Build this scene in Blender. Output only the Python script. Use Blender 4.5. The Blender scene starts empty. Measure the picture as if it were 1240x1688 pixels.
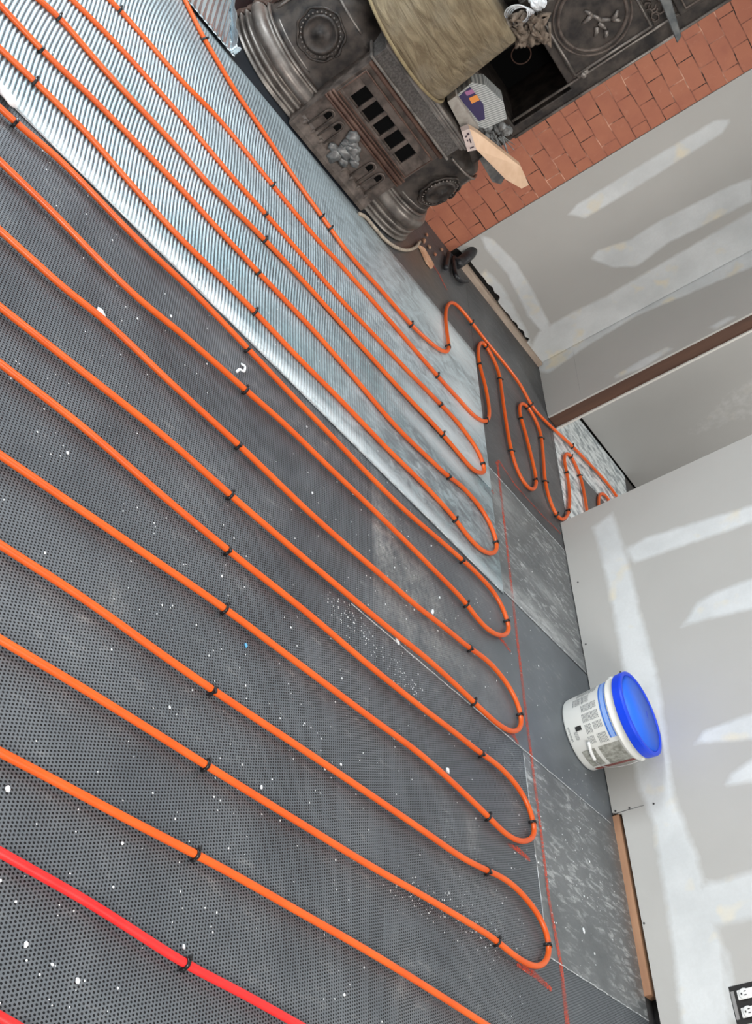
import bpy, bmesh, math, random
import numpy as np
from mathutils import Vector, Matrix, noise as mnoise
random.seed(7)
PI = math.pi
C = bpy.context.scene.collection
sc = bpy.context.scene

# ------------------------------------------------------------------ camera
F, ROLL, PITCH, YAW, HC = 1793.28546, 1.10105815, 0.427739034, -0.863927728, 1.5
def _rot():
    cy, sy = math.cos(YAW), math.sin(YAW); cp, sp = math.cos(PITCH), math.sin(PITCH)
    f = np.array([sy*cp, cy*cp, -sp]); r = np.array([cy, -sy, 0.]); u = np.cross(r, f)
    c, s = math.cos(ROLL), math.sin(ROLL)
    return np.array([c*r+s*u, s*r-c*u, f])
RM = _rot()
cd = bpy.data.cameras.new('camera'); cam = bpy.data.objects.new('camera', cd); C.objects.link(cam)
m = Matrix(((RM[0][0], -RM[1][0], -RM[2][0], 0), (RM[0][1], -RM[1][1], -RM[2][1], 0), (RM[0][2], -RM[1][2], -RM[2][2], HC), (0, 0, 0, 1)))
cam.matrix_world = m
cd.sensor_width = 36; cd.sensor_fit = 'AUTO'; cd.lens = 36*F/1688; cd.clip_start = .05
sc.camera = cam

# ------------------------------------------------------------------ light
sc.view_settings.view_transform = 'Standard'; sc.view_settings.look = 'None'
sc.view_settings.exposure = 0.62; sc.view_settings.gamma = 1; sc.view_settings.use_curve_mapping = False
w = bpy.data.worlds.new('world'); sc.world = w; w.use_nodes = True
w.node_tree.nodes['Background'].inputs[0].default_value = (.80, .90, 1, 1)
w.node_tree.nodes['Background'].inputs[1].default_value = 1.2
def area(name, loc, rot, sx, sy, power, col):
    d = bpy.data.lights.new(name, 'AREA'); d.shape = 'RECTANGLE'; d.size = sx; d.size_y = sy; d.energy = power; d.color = col
    o = bpy.data.objects.new(name, d); C.objects.link(o); o.location = loc; o.rotation_euler = rot; return o
area('window_daylight_left', (-4.93, -1.05, 1.6), (0, -PI/2, 0), 1.2, 2.0, 145, (.84, .93, 1))
area('window_daylight_back', (-1.6, -2.9, 1.55), (PI/2, 0, 0), 3.6, 1.5, 16, (.93, .97, 1))
area('ceiling_fill_front', (-2.6, 1.6, 2.62), (0, 0, 0), 1.2, .5, 12, (1, .97, .93))  # added fill under the ceiling, no lamp known there
area('stove_wall_fill', (1.6, 1.2, 2.2), (0, math.radians(62), 0), 1.0, 1.4, 84, (1, .97, .93))  # unseen light added to lift the stove-side wall and the brick
area('back_room_fill', (-3.6, 5.0, 2.55), (0, 0, 0), .6, .6, 34, (1, .97, .93))  # added light that brightens the room beyond the doorway

# ------------------------------------------------------------------ projection of traced points onto the real planes of the room
def ray(x, y):
    d = np.array([(x-620)/F, (y-844)/F, 1.])@RM; return d
def PZ(x, y, z=0.):
    d = ray(x, y); t = (z-HC)/d[2]; return Vector((d[0]*t, d[1]*t, z))
def PX(x, y, X):
    d = ray(x, y); t = X/d[0]; return (d[1]*t, HC+d[2]*t)
def PY(x, y, Y):
    d = ray(x, y); t = Y/d[1]; return (d[0]*t, HC+d[2]*t)

# ------------------------------------------------------------------ helpers
def mat(name, col=(.5, .5, .5), rough=.6, metal=0., spec=.5):
    mt = bpy.data.materials.new(name); mt.use_nodes = True
    b = mt.node_tree.nodes['Principled BSDF']
    b.inputs['Base Color'].default_value = (*col, 1); b.inputs['Roughness'].default_value = rough
    b.inputs['Metallic'].default_value = metal; b.inputs['Specular IOR Level'].default_value = spec
    return mt
class NT:
    def __init__(s, mt): s.t = mt.node_tree; s.b = s.t.nodes['Principled BSDF']
    def n(s, typ, **kw):
        x = s.t.nodes.new(typ)
        for k, v in kw.items(): setattr(x, k, v)
        return x
    def l(s, a, b): s.t.links.new(a, b)
    def math(s, op, a, b=None, c=None, clamp=False):
        x = s.n('ShaderNodeMath', operation=op, use_clamp=clamp)
        for i, v in enumerate((a, b, c)):
            if v is None: continue
            if isinstance(v, (int, float)): x.inputs[i].default_value = v
            else: s.l(v, x.inputs[i])
        return x.outputs[0]
    def mix(s, f, a, b):
        x = s.n('ShaderNodeMix', data_type='RGBA')
        for k, v in ((0, f), (6, a), (7, b)):
            if isinstance(v, (int, float)): x.inputs[k].default_value = v
            elif isinstance(v, tuple): x.inputs[k].default_value = (*v, 1)
            else: s.l(v, x.inputs[k])
        return x.outputs[2]
    def ramp(s, v, a, b, lo=0., hi=1.):
        x = s.n('ShaderNodeMapRange'); s.l(v, x.inputs[0])
        x.inputs[1].default_value = a; x.inputs[2].default_value = b; x.inputs[3].default_value = lo; x.inputs[4].default_value = hi
        return x.outputs[0]
    def pos(s, scale=(1, 1, 1), rot=(0, 0, 0)):
        g = s.n('ShaderNodeTexCoord'); mp = s.n('ShaderNodeMapping')
        mp.inputs['Scale'].default_value = scale; mp.inputs['Rotation'].default_value = rot
        s.l(g.outputs['Object'], mp.inputs[0]); return mp.outputs[0]
    def noise(s, scale, detail=4, rough=.55, vec=None, dist=0.):
        x = s.n('ShaderNodeTexNoise'); x.inputs['Scale'].default_value = scale; x.inputs['Detail'].default_value = detail
        x.inputs['Roughness'].default_value = rough; x.inputs['Distortion'].default_value = dist
        s.l(vec if vec is not None else s.pos(), x.inputs['Vector']); return x.outputs['Fac']
    def attr(s, name):
        x = s.n('ShaderNodeAttribute'); x.attribute_name = name; return x.outputs['Fac']
    def bump(s, h, dist=.002, strength=1.):
        x = s.n('ShaderNodeBump'); x.inputs['Distance'].default_value = dist; x.inputs['Strength'].default_value = strength
        s.l(h, x.inputs['Height']); s.l(x.outputs[0], s.b.inputs['Normal']); return x
    def col(s, v): s.l(v, s.b.inputs['Base Color'])
    def rgh(s, v): s.l(v, s.b.inputs['Roughness'])
def noisy(name, c1, c2, scale=20, rough=.6, metal=0., bump=.001, detail=5, lo=.35, hi=.65, spec=.5, vscale=(1, 1, 1)):
    mt = mat(name, c1, rough, metal, spec); t = NT(mt); nz = t.noise(scale, detail, vec=t.pos(vscale))
    t.col(t.mix(t.ramp(nz, lo, hi), c1, c2))
    if bump: t.bump(nz, bump)
    return mt

def obj(name, bm, mt, parent=None, smooth=False, normals=True):
    if normals: bmesh.ops.recalc_face_normals(bm, faces=bm.faces)
    me = bpy.data.meshes.new(name); bm.to_mesh(me); bm.free()
    if smooth:
        for p in me.polygons: p.use_smooth = True
    me.materials.append(mt)
    o = bpy.data.objects.new(name, me); C.objects.link(o)
    if parent is not None:
        o.parent = parent; o.matrix_parent_inverse = parent_world(parent).inverted()
    return o
def parent_world(p):
    mtx = Matrix.LocRotScale(p.location, p.rotation_euler, p.scale)
    if p.parent: return parent_world(p.parent)@p.matrix_parent_inverse@mtx
    return mtx
def thing(name, label, cat, loc=(0, 0, 0), group=None):
    o = bpy.data.objects.new(name, None); C.objects.link(o); o.location = loc; o.empty_display_size = .1
    return tag(o, label, cat, group)
def tag(o, label, cat, group=None, kind=None):
    o['label'] = label; o['category'] = cat
    if group: o['group'] = group
    if kind: o['kind'] = kind
    return o
def struct(o, label=None):
    o['kind'] = 'structure'
    if label: o['label'] = label
    return o
def box(bm, a, b, bev=0., seg=2):
    r = bmesh.ops.create_cube(bm, size=1.)
    vs = r['verts']
    for v in vs:
        v.co = Vector([(a[i]+b[i])/2 + v.co[i]*(b[i]-a[i]) for i in range(3)])
    if bev > 0:
        es = list({e for v in vs for e in v.link_edges})
        bmesh.ops.bevel(bm, geom=es, offset=bev, segments=seg, affect='EDGES', profile=.5)
    return bm
def prism(bm, pts, d):
    """pts: list of 3D points in order; extruded by vector d"""
    a = [bm.verts.new(p) for p in pts]; b = [bm.verts.new(Vector(p)+Vector(d)) for p in pts]
    bm.faces.new(a); bm.faces.new(b[::-1]); n = len(a)
    for i in range(n): bm.faces.new((a[i], a[(i+1) % n], b[(i+1) % n], b[i]))
    return bm
def catmull(P, n=8, closed=False):
    P = [Vector(p) for p in P]; out = []
    m_ = len(P)
    for i in range(m_ if closed else m_-1):
        p1, p2 = P[i], P[(i+1) % m_]
        p0 = P[i-1] if (i > 0 or closed) else p1*2-p2
        p3 = P[(i+2) % m_] if (i+2 < m_ or closed) else p2*2-p1
        # centripetal parametrisation
        t0 = 0; t1 = t0+max((p1-p0).length, 1e-6)**.5; t2 = t1+max((p2-p1).length, 1e-6)**.5; t3 = t2+max((p3-p2).length, 1e-6)**.5
        k = max(2, min(40, int((p2-p1).length/n)))if n < 1 else n
        for j in range(k):
            t = t1+(t2-t1)*j/k
            A1 = p0*((t1-t)/(t1-t0))+p1*((t-t0)/(t1-t0)); A2 = p1*((t2-t)/(t2-t1))+p2*((t-t1)/(t2-t1)); A3 = p2*((t3-t)/(t3-t2))+p3*((t-t2)/(t3-t2))
            B1 = A1*((t2-t)/(t2-t0))+A2*((t-t0)/(t2-t0)); B2 = A2*((t3-t)/(t3-t1))+A3*((t-t1)/(t3-t1))
            out.append(B1*((t2-t)/(t2-t1))+B2*((t-t1)/(t2-t1)))
    if not closed: out.append(P[-1].copy())
    return out
def smooth_path(P, it=2):
    for _ in range(it):
        P = [P[0]]+[(P[i-1]+P[i]*2+P[i+1])/4 for i in range(1, len(P)-1)]+[P[-1]]
    return P
def tube(bm, P, r, n=10, caps=True, flat=None):
    P = [Vector(p) for p in P]; rings = []
    up = Vector((0, 0, 1)); prev = None
    for i, p in enumerate(P):
        d = (P[min(i+1, len(P)-1)]-P[max(i-1, 0)]).normalized()
        if prev is None:
            a = d.cross(up)
            if a.length < .1: a = d.cross(Vector((1, 0, 0)))
            a.normalize()
        else:
            a = prev-d*prev.dot(d); a.normalize()
        prev = a; b = d.cross(a)
        rr = r[i] if isinstance(r, (list, tuple)) else r
        fb = flat if flat else 1.
        rings.append([bm.verts.new(p+a*math.cos(2*PI*k/n)*rr+b*math.sin(2*PI*k/n)*rr*fb) for k in range(n)])
    for A, B in zip(rings, rings[1:]):
        for k in range(n): bm.faces.new((A[k], A[(k+1) % n], B[(k+1) % n], B[k]))
    if caps:
        bm.faces.new(rings[0][::-1]); bm.faces.new(rings[-1])
    return bm
def lathe(bm, prof, c=(0, 0, 0), n=48, M=None, cap=True):
    rings = []
    for r, z in prof:
        ring = []
        for k in range(n):
            a = 2*PI*k/n; v = Vector((r*math.cos(a), r*math.sin(a), z))
            if M is not None: v = M@v
            ring.append(bm.verts.new(v+Vector(c)))
        rings.append(ring)
    for A, B in zip(rings, rings[1:]):
        for k in range(n): bm.faces.new((A[k], A[(k+1) % n], B[(k+1) % n], B[k]))
    if cap:
        bm.faces.new(rings[0][::-1]); bm.faces.new(rings[-1])
    return bm
def sdpoly(x, y, poly):
    """signed distance (negative inside) of arrays x,y to polygon"""
    x = np.asarray(x, float); y = np.asarray(y, float); n = len(poly)
    d = np.full(x.shape, 1e9); inside = np.zeros(x.shape, bool)
    for i in range(n):
        ax, ay = poly[i]; bx, by = poly[(i+1) % n]
        ex, ey = bx-ax, by-ay; wx, wy = x-ax, y-ay
        t = np.clip((wx*ex+wy*ey)/(ex*ex+ey*ey+1e-12), 0, 1)
        d = np.minimum(d, np.hypot(wx-ex*t, wy-ey*t))
        c = ((ay > y) != (by > y)) & (x < (bx-ax)*(y-ay)/((by-ay) if abs(by-ay) > 1e-9 else 1e-9)+ax)
        inside ^= c
    return np.where(inside, -d, d)
def grid_mesh(name, us, vs, f, mt, attrs=None, parent=None, smooth=False, thick=None):
    """f(u,v)->xyz on the u,v grid; attrs: name -> array [len(us),len(vs)]"""
    nu, nv = len(us), len(vs)
    co = np.array([f(u, v) for u in us for v in vs], float)
    fc = [(i*nv+j, (i+1)*nv+j, (i+1)*nv+j+1, i*nv+j+1) for i in range(nu-1) for j in range(nv-1)]
    me = bpy.data.meshes.new(name); me.from_pydata(co.tolist(), [], fc)
    for k, a in (attrs or {}).items():
        at = me.attributes.new(k, 'FLOAT', 'POINT'); at.data.foreach_set('value', np.asarray(a, np.float32).ravel())
    me.materials.append(mt)
    if smooth:
        for p in me.polygons: p.use_smooth = True
    o = bpy.data.objects.new(name, me); C.objects.link(o)
    if parent: o.parent = parent
    if thick:
        md = o.modifiers.new('thickness', 'SOLIDIFY'); md.thickness = abs(thick); md.offset = -1 if thick > 0 else 1
    return o

# ------------------------------------------------------------------ materials
def drywall_mat(name, paper=(.49, .48, .455)):
    mt = mat(name, paper, .75); t = NT(mt)
    a = t.attr('mud'); n1 = t.noise(22, 5); n2 = t.noise(3.0, 3); n3 = t.noise(90, 3)
    m_ = t.math('ADD', a, t.math('MULTIPLY', t.math('SUBTRACT', n1, .5), .35))
    m_ = t.ramp(m_, .30, .72)
    base = t.mix(t.ramp(n2, .3, .7), paper, tuple(c*.95 for c in paper))
    mud = t.mix(t.ramp(t.noise(5, 4), .35, .65), (.74, .76, .76), (.62, .64, .64))
    mud = t.mix(t.ramp(t.noise(7, 2), .58, .72), mud, (.78, .72, .58))
    t.col(t.mix(t.math('MULTIPLY', m_, t.ramp(n3, .2, .8, .82, 1.)), base, mud))
    t.bump(t.math('ADD', m_, t.math('MULTIPLY', n1, .25)), .0016)
    return mt
M_dry = drywall_mat('drywall_paper_and_compound')
M_dryshade = drywall_mat('drywall_paper_shaded', (.42, .42, .41))  # same drywall, the far room's shade put into a darker paper colour
M_core = mat('drywall_core', (.66, .64, .60), .9)
M_plain = noisy('plain_wall', (.62, .62, .60), (.58, .58, .56), 3, .85, bump=0)
M_ceil = noisy('ceiling_white', (.74, .74, .73), (.70, .70, .69), 3, .9, bump=0)
M_dark = mat('dark_void', (.012, .011, .010), .95)
M_stud = noisy('brown_stud_wood', (.13, .065, .04), (.08, .04, .027), 9, .75, vscale=(1, 1, .12))
M_plate = noisy('sill_plate_wood', (.42, .23, .13), (.30, .15, .085), 14, .7, vscale=(.15, 1, 1))
M_cream = noisy('pale_sill_wood', (.62, .50, .40), (.42, .32, .25), 25, .7, vscale=(1, .2, 1))
M_pine = noisy('pine_board', (.76, .53, .36), (.68, .45, .29), 18, .55, vscale=(3, .6, 1), bump=.0004)
M_sub = noisy('subfloor', (.035, .036, .04), (.055, .052, .05), 6, .8)

def brick_mat():
    mt = mat('painted_red_brick', (.45, .16, .09), .62); t = NT(mt)
    g = t.n('ShaderNodeTexCoord'); sx = t.n('ShaderNodeSeparateXYZ'); t.l(g.outputs['Object'], sx.inputs[0])
    cb = t.n('ShaderNodeCombineXYZ')
    wob = t.noise(6, 3)
    t.l(sx.outputs['Y'], cb.inputs['X']); t.l(t.math('ADD', sx.outputs['Z'], t.math('MULTIPLY', wob, .02)), cb.inputs['Y'])
    br = t.n('ShaderNodeTexBrick'); t.l(cb.outputs[0], br.inputs['Vector'])
    br.inputs['Scale'].default_value = 1; br.inputs['Brick Width'].default_value = .16; br.inputs['Row Height'].default_value = .078
    br.inputs['Mortar Size'].default_value = .0027; br.inputs['Mortar Smooth'].default_value = .2
    br.inputs['Color1'].default_value = (.50, .185, .105, 1); br.inputs['Color2'].default_value = (.46, .165, .095, 1)
    n1 = t.noise(9, 5); n2 = t.noise(26, 4); n3 = t.noise(5, 2)
    base = t.mix(t.ramp(n1, .4, .7), br.outputs['Color'], (.41, .14, .085))
    base = t.mix(t.ramp(n2, .6, .75, 0, .5), base, (.55, .24, .15))
    mort = t.mix(t.ramp(n3, .5, .62), (.34, .12, .075), (.78, .42, .29))
    f = t.math('MULTIPLY', br.outputs['Fac'], t.ramp(t.noise(11, 2), .46, .60))
    t.l(t.mix(f, base, mort), t.b.inputs['Base Color'])
    t.bump(t.math('SUBTRACT', t.math('MULTIPLY', n2, .8), t.math('MULTIPLY', f, .6)), .002)
    return mt
M_brick = brick_mat()

def sheet_mat(name, kind):
    """kind: 'net' dimpled grey foil, 'plain' smooth grey foil, 'rib' silver ribbed foil"""
    mt = mat(name, (.1, .1, .1), .45, .35); t = NT(mt)
    g = t.n('ShaderNodeTexCoord'); sx = t.n('ShaderNodeSeparateXYZ'); t.l(g.outputs['Object'], sx.inputs[0])
    X, Y = sx.outputs['X'], sx.outputs['Y']
    wob = t.noise(1.3, 2); wob2 = t.noise(.9, 2, vec=t.pos((1, 1, 1), (0, 0, 1.)))
    streak = t.noise(1., 6, .66, vec=t.pos((46, 15, 1), (0, 0, .12)), dist=.5)
    blot = t.noise(3.2, 5, .6); fine = t.noise(70, 3)
    smear = t.attr('smear')
    if kind == 'net':
        u = t.math('MULTIPLY', t.math('ADD', X, t.math('MULTIPLY', wob, .03)), 2*PI/.0078)
        v = t.math('MULTIPLY', t.math('ADD', Y, t.math('MULTIPLY', wob2, .03)), 2*PI/.0172)
        c = t.math('ADD', t.math('MULTIPLY', t.math('COSINE', u), t.math('COSINE', v)), t.math('MULTIPLY', t.math('COSINE', t.math('MULTIPLY', v, 2.)), .60))       # staggered dimples
        hole = t.ramp(c, .12, .62); fade = t.attr('net')
        hole = t.math('MULTIPLY', hole, fade)
        net = t.mix(t.ramp(blot, .35, .7), (.130, .146, .162), (.200, .220, .238))
        col = t.mix(hole, net, (.009, .010, .012))
        dust = t.math('MULTIPLY', t.ramp(streak, .55, .75), t.ramp(blot, .45, .62), clamp=True)
        wh = t.math('MAXIMUM', t.math('MULTIPLY', dust, .45), t.math('MULTIPLY', smear, t.math('MULTIPLY', t.ramp(fine, .25, .6), t.ramp(t.noise(9, 5, .65), .36, .60))))
        col = t.mix(t.math('MULTIPLY', wh, t.math('SUBTRACT', 1, t.math('MULTIPLY', hole, .6))), col, (.55, .55, .53))
        t.col(col); t.rgh(t.ramp(blot, .3, .7, .38, .55))
        t.bump(t.math('MULTIPLY', hole, -1), .0022)
        t.b.inputs['Metallic'].default_value = .45
    elif kind == 'plain':
        dust = t.math('MULTIPLY', t.ramp(streak, .50, .66), t.ramp(blot, .34, .58), clamp=True)
        col = t.mix(t.ramp(blot, .3, .7), (.135, .145, .150), (.21, .22, .225))
        wh = t.math('MAXIMUM', t.math('MULTIPLY', dust, .8), t.math('MULTIPLY', smear, t.ramp(streak, .3, .6)))
        t.col(t.mix(wh, col, (.62, .64, .64))); t.rgh(t.ramp(streak, .3, .7, .34, .5))
        t.bump(streak, .0015); t.b.inputs['Metallic'].default_value = .4
    elif kind == 'dark':
        col = t.mix(t.ramp(blot, .3, .7), (.072, .076, .082), (.12, .125, .13))
        dust = t.math('MULTIPLY', t.ramp(streak, .56, .74), t.ramp(blot, .42, .6), clamp=True)
        col = t.mix(t.math('MULTIPLY', dust, .35), col, (.5, .51, .51))
        t.col(t.mix(t.math('MULTIPLY', smear, t.ramp(blot, .2, .7)), col, (.16, .12, .09))); t.rgh(t.ramp(streak, .3, .7, .38, .55))
        t.bump(streak, .0012); t.b.inputs['Metallic'].default_value = .3
    else:
        dirt = t.ramp(streak, .50, .74)
        groove_far = t.ramp(Y, 1.7, 2.5)
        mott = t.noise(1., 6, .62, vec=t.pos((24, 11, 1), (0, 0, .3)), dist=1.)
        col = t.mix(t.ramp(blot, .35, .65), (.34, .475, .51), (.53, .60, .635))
        col = t.mix(t.ramp(X, -3.28, -3.6), col, (.56, .66, .70))  # paler towards the stove: light on the foil put into the colour
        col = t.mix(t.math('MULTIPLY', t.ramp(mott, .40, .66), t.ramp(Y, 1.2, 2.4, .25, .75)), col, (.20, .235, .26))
        groove_shade = t.attr('groove_shade')
        col = t.mix(t.math('MULTIPLY', groove_shade, t.ramp(fine, .2, .6, .7, .95)), col, (.060, .072, .084))  # dark reflections between the ribs are painted into the colour
        worn = t.math('MULTIPLY', t.ramp(X, -3.32, -3.28), t.ramp(Y, 1.9, 2.4, 0, .6))  # greyer far part: wear together with shade put into the colour
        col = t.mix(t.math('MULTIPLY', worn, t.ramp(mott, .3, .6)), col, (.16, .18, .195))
        col = t.mix(t.math('MULTIPLY', smear, t.ramp(mott, .25, .5)), col, (.80, .87, .90))  # on ribbed foil the smear paints bright sheen along seams and ends
        t.col(col); t.rgh(t.ramp(blot, .3, .7, .38, .5)); t.b.inputs['Metallic'].default_value = .42
        t.bump(t.math('ADD', streak, t.math('MULTIPLY', fine, .15)), .0035)
    return mt
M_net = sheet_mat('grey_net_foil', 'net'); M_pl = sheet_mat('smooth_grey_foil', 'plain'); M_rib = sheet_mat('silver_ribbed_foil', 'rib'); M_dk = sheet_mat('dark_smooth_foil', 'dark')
M_lip = noisy('foil_edge', (.80, .83, .84), (.35, .38, .40), 40, .45, .2)
def pipe_mat(name, a, b):
    mt = mat(name, a, .33, 0, .5); t = NT(mt); t.col(t.mix(t.ramp(t.noise(7, 3), .35, .65), a, b)); t.rgh(t.ramp(t.noise(30, 3), .3, .7, .28, .42)); return mt
M_or = pipe_mat('orange_pipe_plastic', (.69, .094, .009), (.76, .122, .014)); M_red = pipe_mat('red_pipe_plastic', (.72, .018, .018), (.78, .030, .028))
M_clip = mat('black_clip_plastic', (.008, .008, .009), .35)
M_crumb = noisy('white_gypsum', (.82, .84, .85), (.70, .72, .73), 60, .8)
M_blue = mat('blue_chip', (.12, .42, .72), .5)

# ------------------------------------------------------------------ the setting
bm = bmesh.new(); box(bm, (-5.15, -3.05, -.06), (2.1, 6.6, -.004)); struct(obj('floor', bm, M_sub))
bm = bmesh.new(); box(bm, (-5.15, -3.05, 2.65), (2.1, 6.6, 2.72)); struct(obj('ceiling', bm, M_ceil))
bm = bmesh.new(); box(bm, (2.0, -3.05, -.004), (2.1, 6.6, 2.65)); struct(obj('wall_right', bm, M_plain))
bm = bmesh.new(); box(bm, (-5.15, 6.5, -.004), (2.0, 6.6, 2.65)); struct(obj('wall_far', bm, M_plain))
def windowed(name, a, b, hole, axis):
    """wall slab a..b with a rectangular opening (p0,z0,p1,z1) along axis"""
    bm = bmesh.new(); p0, z0, p1, z1 = hole; i = axis
    def sl(lo, hi, zl, zh):
        A = list(a); B = list(b); A[i] = lo; B[i] = hi; A[2] = zl; B[2] = zh; box(bm, A, B)
    sl(a[i], p0, a[2], b[2]); sl(p1, b[i], a[2], b[2]); sl(p0, p1, a[2], z0); sl(p0, p1, z1, b[2])
    return struct(obj(name, bm, M_plain))
windowed('wall_back', (-5.15, -3.05, -.004), (2.0, -2.95, 2.65), (-3.4, .8, .2, 2.3), 0)
windowed('wall_left', (-5.15, -2.95, -.004), (-4.97, 1.0, 2.65), (-2.3, .95, .2, 2.25), 1)
M_glass = mat('glass', (1, 1, 1), .02); M_glass.node_tree.nodes['Principled BSDF'].inputs['Transmission Weight'].default_value = 1
M_frame = mat('white_window_frame', (.75, .75, .74), .5)
def window(name, fn, p0, p1, z0, z1):
    bm = bmesh.new()
    for (a0, a1, b0, b1) in ((p0, p0+.06, z0, z1), (p1-.06, p1, z0, z1), (p0, p1, z0, z0+.06), (p0, p1, z1-.06, z1), ((p0+p1)/2-.025, (p0+p1)/2+.025, z0, z1)):
        box(bm, *fn(a0, a1, b0, b1, .04))
    f = struct(obj(name, bm, M_frame))
    bm = bmesh.new(); box(bm, *fn(p0+.05, p1-.05, z0+.05, z1-.05, .003)); obj('pane', bm, M_glass, f)
window('window_1', lambda a, b, c, d, t: ((a, -3.02-t, c), (b, -3.02+t*.3, d)), -3.4, .2, .8, 2.3)
window('window_2', lambda a, b, c, d, t: ((-5.10-t, a, c), (-5.10+t*.3, b, d)), -2.3, .2, .95, 2.25)

# brick wall behind the stove
bm = bmesh.new(); box(bm, (-5.15, 1.0, -.004), (-4.962, 2.86, 2.65)); o = struct(obj('wall_brick', bm, M_brick), 'wall of painted red brick behind the stove')

# drywall with joint compound
def mudfield(us, vs, polys, soft=.03):
    U, V = np.meshgrid(us, vs, indexing='ij'); f = np.zeros(U.shape)
    for poly, s, h in polys:
        f = np.maximum(f, h*np.clip(.5-sdpoly(U, V, poly)/(s*1.7), 0, 1))
    return f
def wp(fn, plane, pts): return [fn(x, y, plane) for x, y in pts]
YW = 3.70
# bucket wall
polys = []
B = lambda pts, s=.03, h=1.: polys.append((wp(PY, YW, pts), s, h))
B([(978, 868), (1010, 845), (1038, 935), (1055, 1010), (1085, 1120), (1098, 1220), (1110, 1310), (1150, 1415), (1162, 1470), (1190, 1560), (1205, 1700), (1125, 1700), (1110, 1560), (1092, 1450), (1078, 1360), (1050, 1290), (1035, 1150), (1010, 1000), (992, 920)], .04)
B([(1030, 905), (1065, 885), (1240, 832), (1270, 830), (1270, 850), (1240, 862), (1085, 915), (1045, 930)], .03, .85)
B([(1122, 1034), (1150, 992), (1180, 975), (1260, 945), (1260, 1000), (1180, 1018)], .03, .85)
B([(1145, 1226), (1160, 1207), (1200, 1190), (1260, 1170), (1260, 1215), (1200, 1222)], .03, 1)
B([(1193, 1297), (1205, 1275), (1260, 1240), (1260, 1285)], .03, .95)
B([(1150, 1462), (1260, 1432), (1260, 1508), (1165, 1530)], .04, 1)
B([(1190, 1560), (1205, 1575), (1225, 1688), (1195, 1688)], .03, .7)
us = np.concatenate([np.arange(-3.63, -1.0, .016), np.arange(-1.0, 2.01, .15)]); vs = np.concatenate([[0], np.arange(.016, 1.1, .016), np.arange(1.1, 2.66, .14)])
base = np.array([(.004 if u < -2.066 else .042) for u in us])
fld = mudfield(us, vs, polys)
bz = dict(zip(us, base))
o = grid_mesh('wall_front', us, vs, lambda u, v: (u, YW, max(v, bz[u]+v*1e-3)), M_dry, {'mud': fld}, thick=.012)
struct(o, 'grey drywall with white joint compound bands, right of the doorway')
bm = bmesh.new(); box(bm, (-3.625, YW+.014, .10), (2.0, 3.80, 2.65)); box(bm, (-3.625, YW+.014, 0), (-2.07, 3.80, .10)); struct(obj('wall_core', bm, M_stud))
bm = bmesh.new(); box(bm, (-3.63, 3.80, 0), (2.0, 3.812, 2.65)); struct(obj('wall_front_rear_face', bm, M_core))
bm = bmesh.new(); box(bm, (-2.066, 3.704, 0), (-1.385, 3.76, .027)); struct(obj('trim_1', bm, M_plate), 'brown wooden sill plate showing under the raised drywall edge')
bm = bmesh.new(); box(bm, (-2.068, 3.765, 0), (2.0, 3.80, .102)); struct(obj('gap_backing', bm, M_dark))  # black strip that paints the darkness in the gap under the drywall
# small screw dimples and board joint lines
bm = bmesh.new()
for q in [(1038, 1332), (1015, 1337), (1062, 1522), (1078, 1325), (1023, 1108), (953, 960), (966, 1062)]:
    x, z = PY(*q, YW)
    M = Matrix.Rotation(PI/2, 3, 'X'); lathe(bm, [(.004, 0), (.004, .002)], (x, YW, z), 10, M)
struct(obj('wall_screw', bm, mat('screw_head', (.06, .06, .06), .5)))
bm = bmesh.new(); x0, z0 = PY(1010, 1342, YW); x1, z1 = PY(1062, 1327, YW)
prism(bm, [(x0, YW-.0006, z0), (x1, YW-.0006, z1), (x1+.002, YW-.0006, z1), (x0+.003, YW-.0006, z0)], (0, .001, 0)); struct(obj('wall_seam', bm, mat('seam_shadow_gap', (.10, .10, .10), .9)))

# return wall left of the doorway
YR = 3.795
polys = [(wp(PY, YR, [(878, 600), (890, 560), (1240, 395), (1300, 370), (1300, 410), (1240, 440), (1050, 520), (960, 575), (905, 615), (886, 612)]), .03, 1.),
         (wp(PY, YR, [(1010, 620), (1060, 590), (1100, 570), (1110, 575), (1060, 607), (1015, 625)]), .02, .75),
         (wp(PY, YR, [(1165, 540), (1200, 520), (1215, 522), (1180, 545)]), .02, .7)]
us = np.arange(-4.97, -4.499, .0156); vs = np.concatenate([np.arange(0, 1.5, .016), np.arange(1.5, 2.66, .1)])
o = grid_mesh('wall_return', us, vs, lambda u, v: (u, YR, v+.002), M_dry, {'mud': mudfield(us, vs, polys)}, thick=.012)
struct(o, 'narrow drywall return beside the doorway with a taped corner')
bm = bmesh.new(); box(bm, (-4.97, YR+.013, 0), (-4.506, 3.895, 2.65)); struct(obj('wall_jamb', bm, M_stud), 'dark brown stud edge of the doorway')
bm = bmesh.new(); box(bm, (-4.97, 3.895, 0), (-4.497, 3.907, 2.65)); struct(obj('wall_return_rear_face', bm, M_core))
bm = bmesh.new(); pts = [PY(945, 580, YR), PY(950, 610, YR), PY(957, 648, YR)]
prism(bm, [(x-.003, YR-.0006, z) for x, z in pts]+[(x+.003, YR-.0006, z) for x, z in pts[::-1]], (0, .001, 0)); struct(obj('wall_return_seam', bm, M_dark))
# lintel over the doorway
bm = bmesh.new(); box(bm, (-4.497, YR, 2.15), (-3.635, 3.90, 2.65)); struct(obj('wall_lintel', bm, M_plain))

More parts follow.
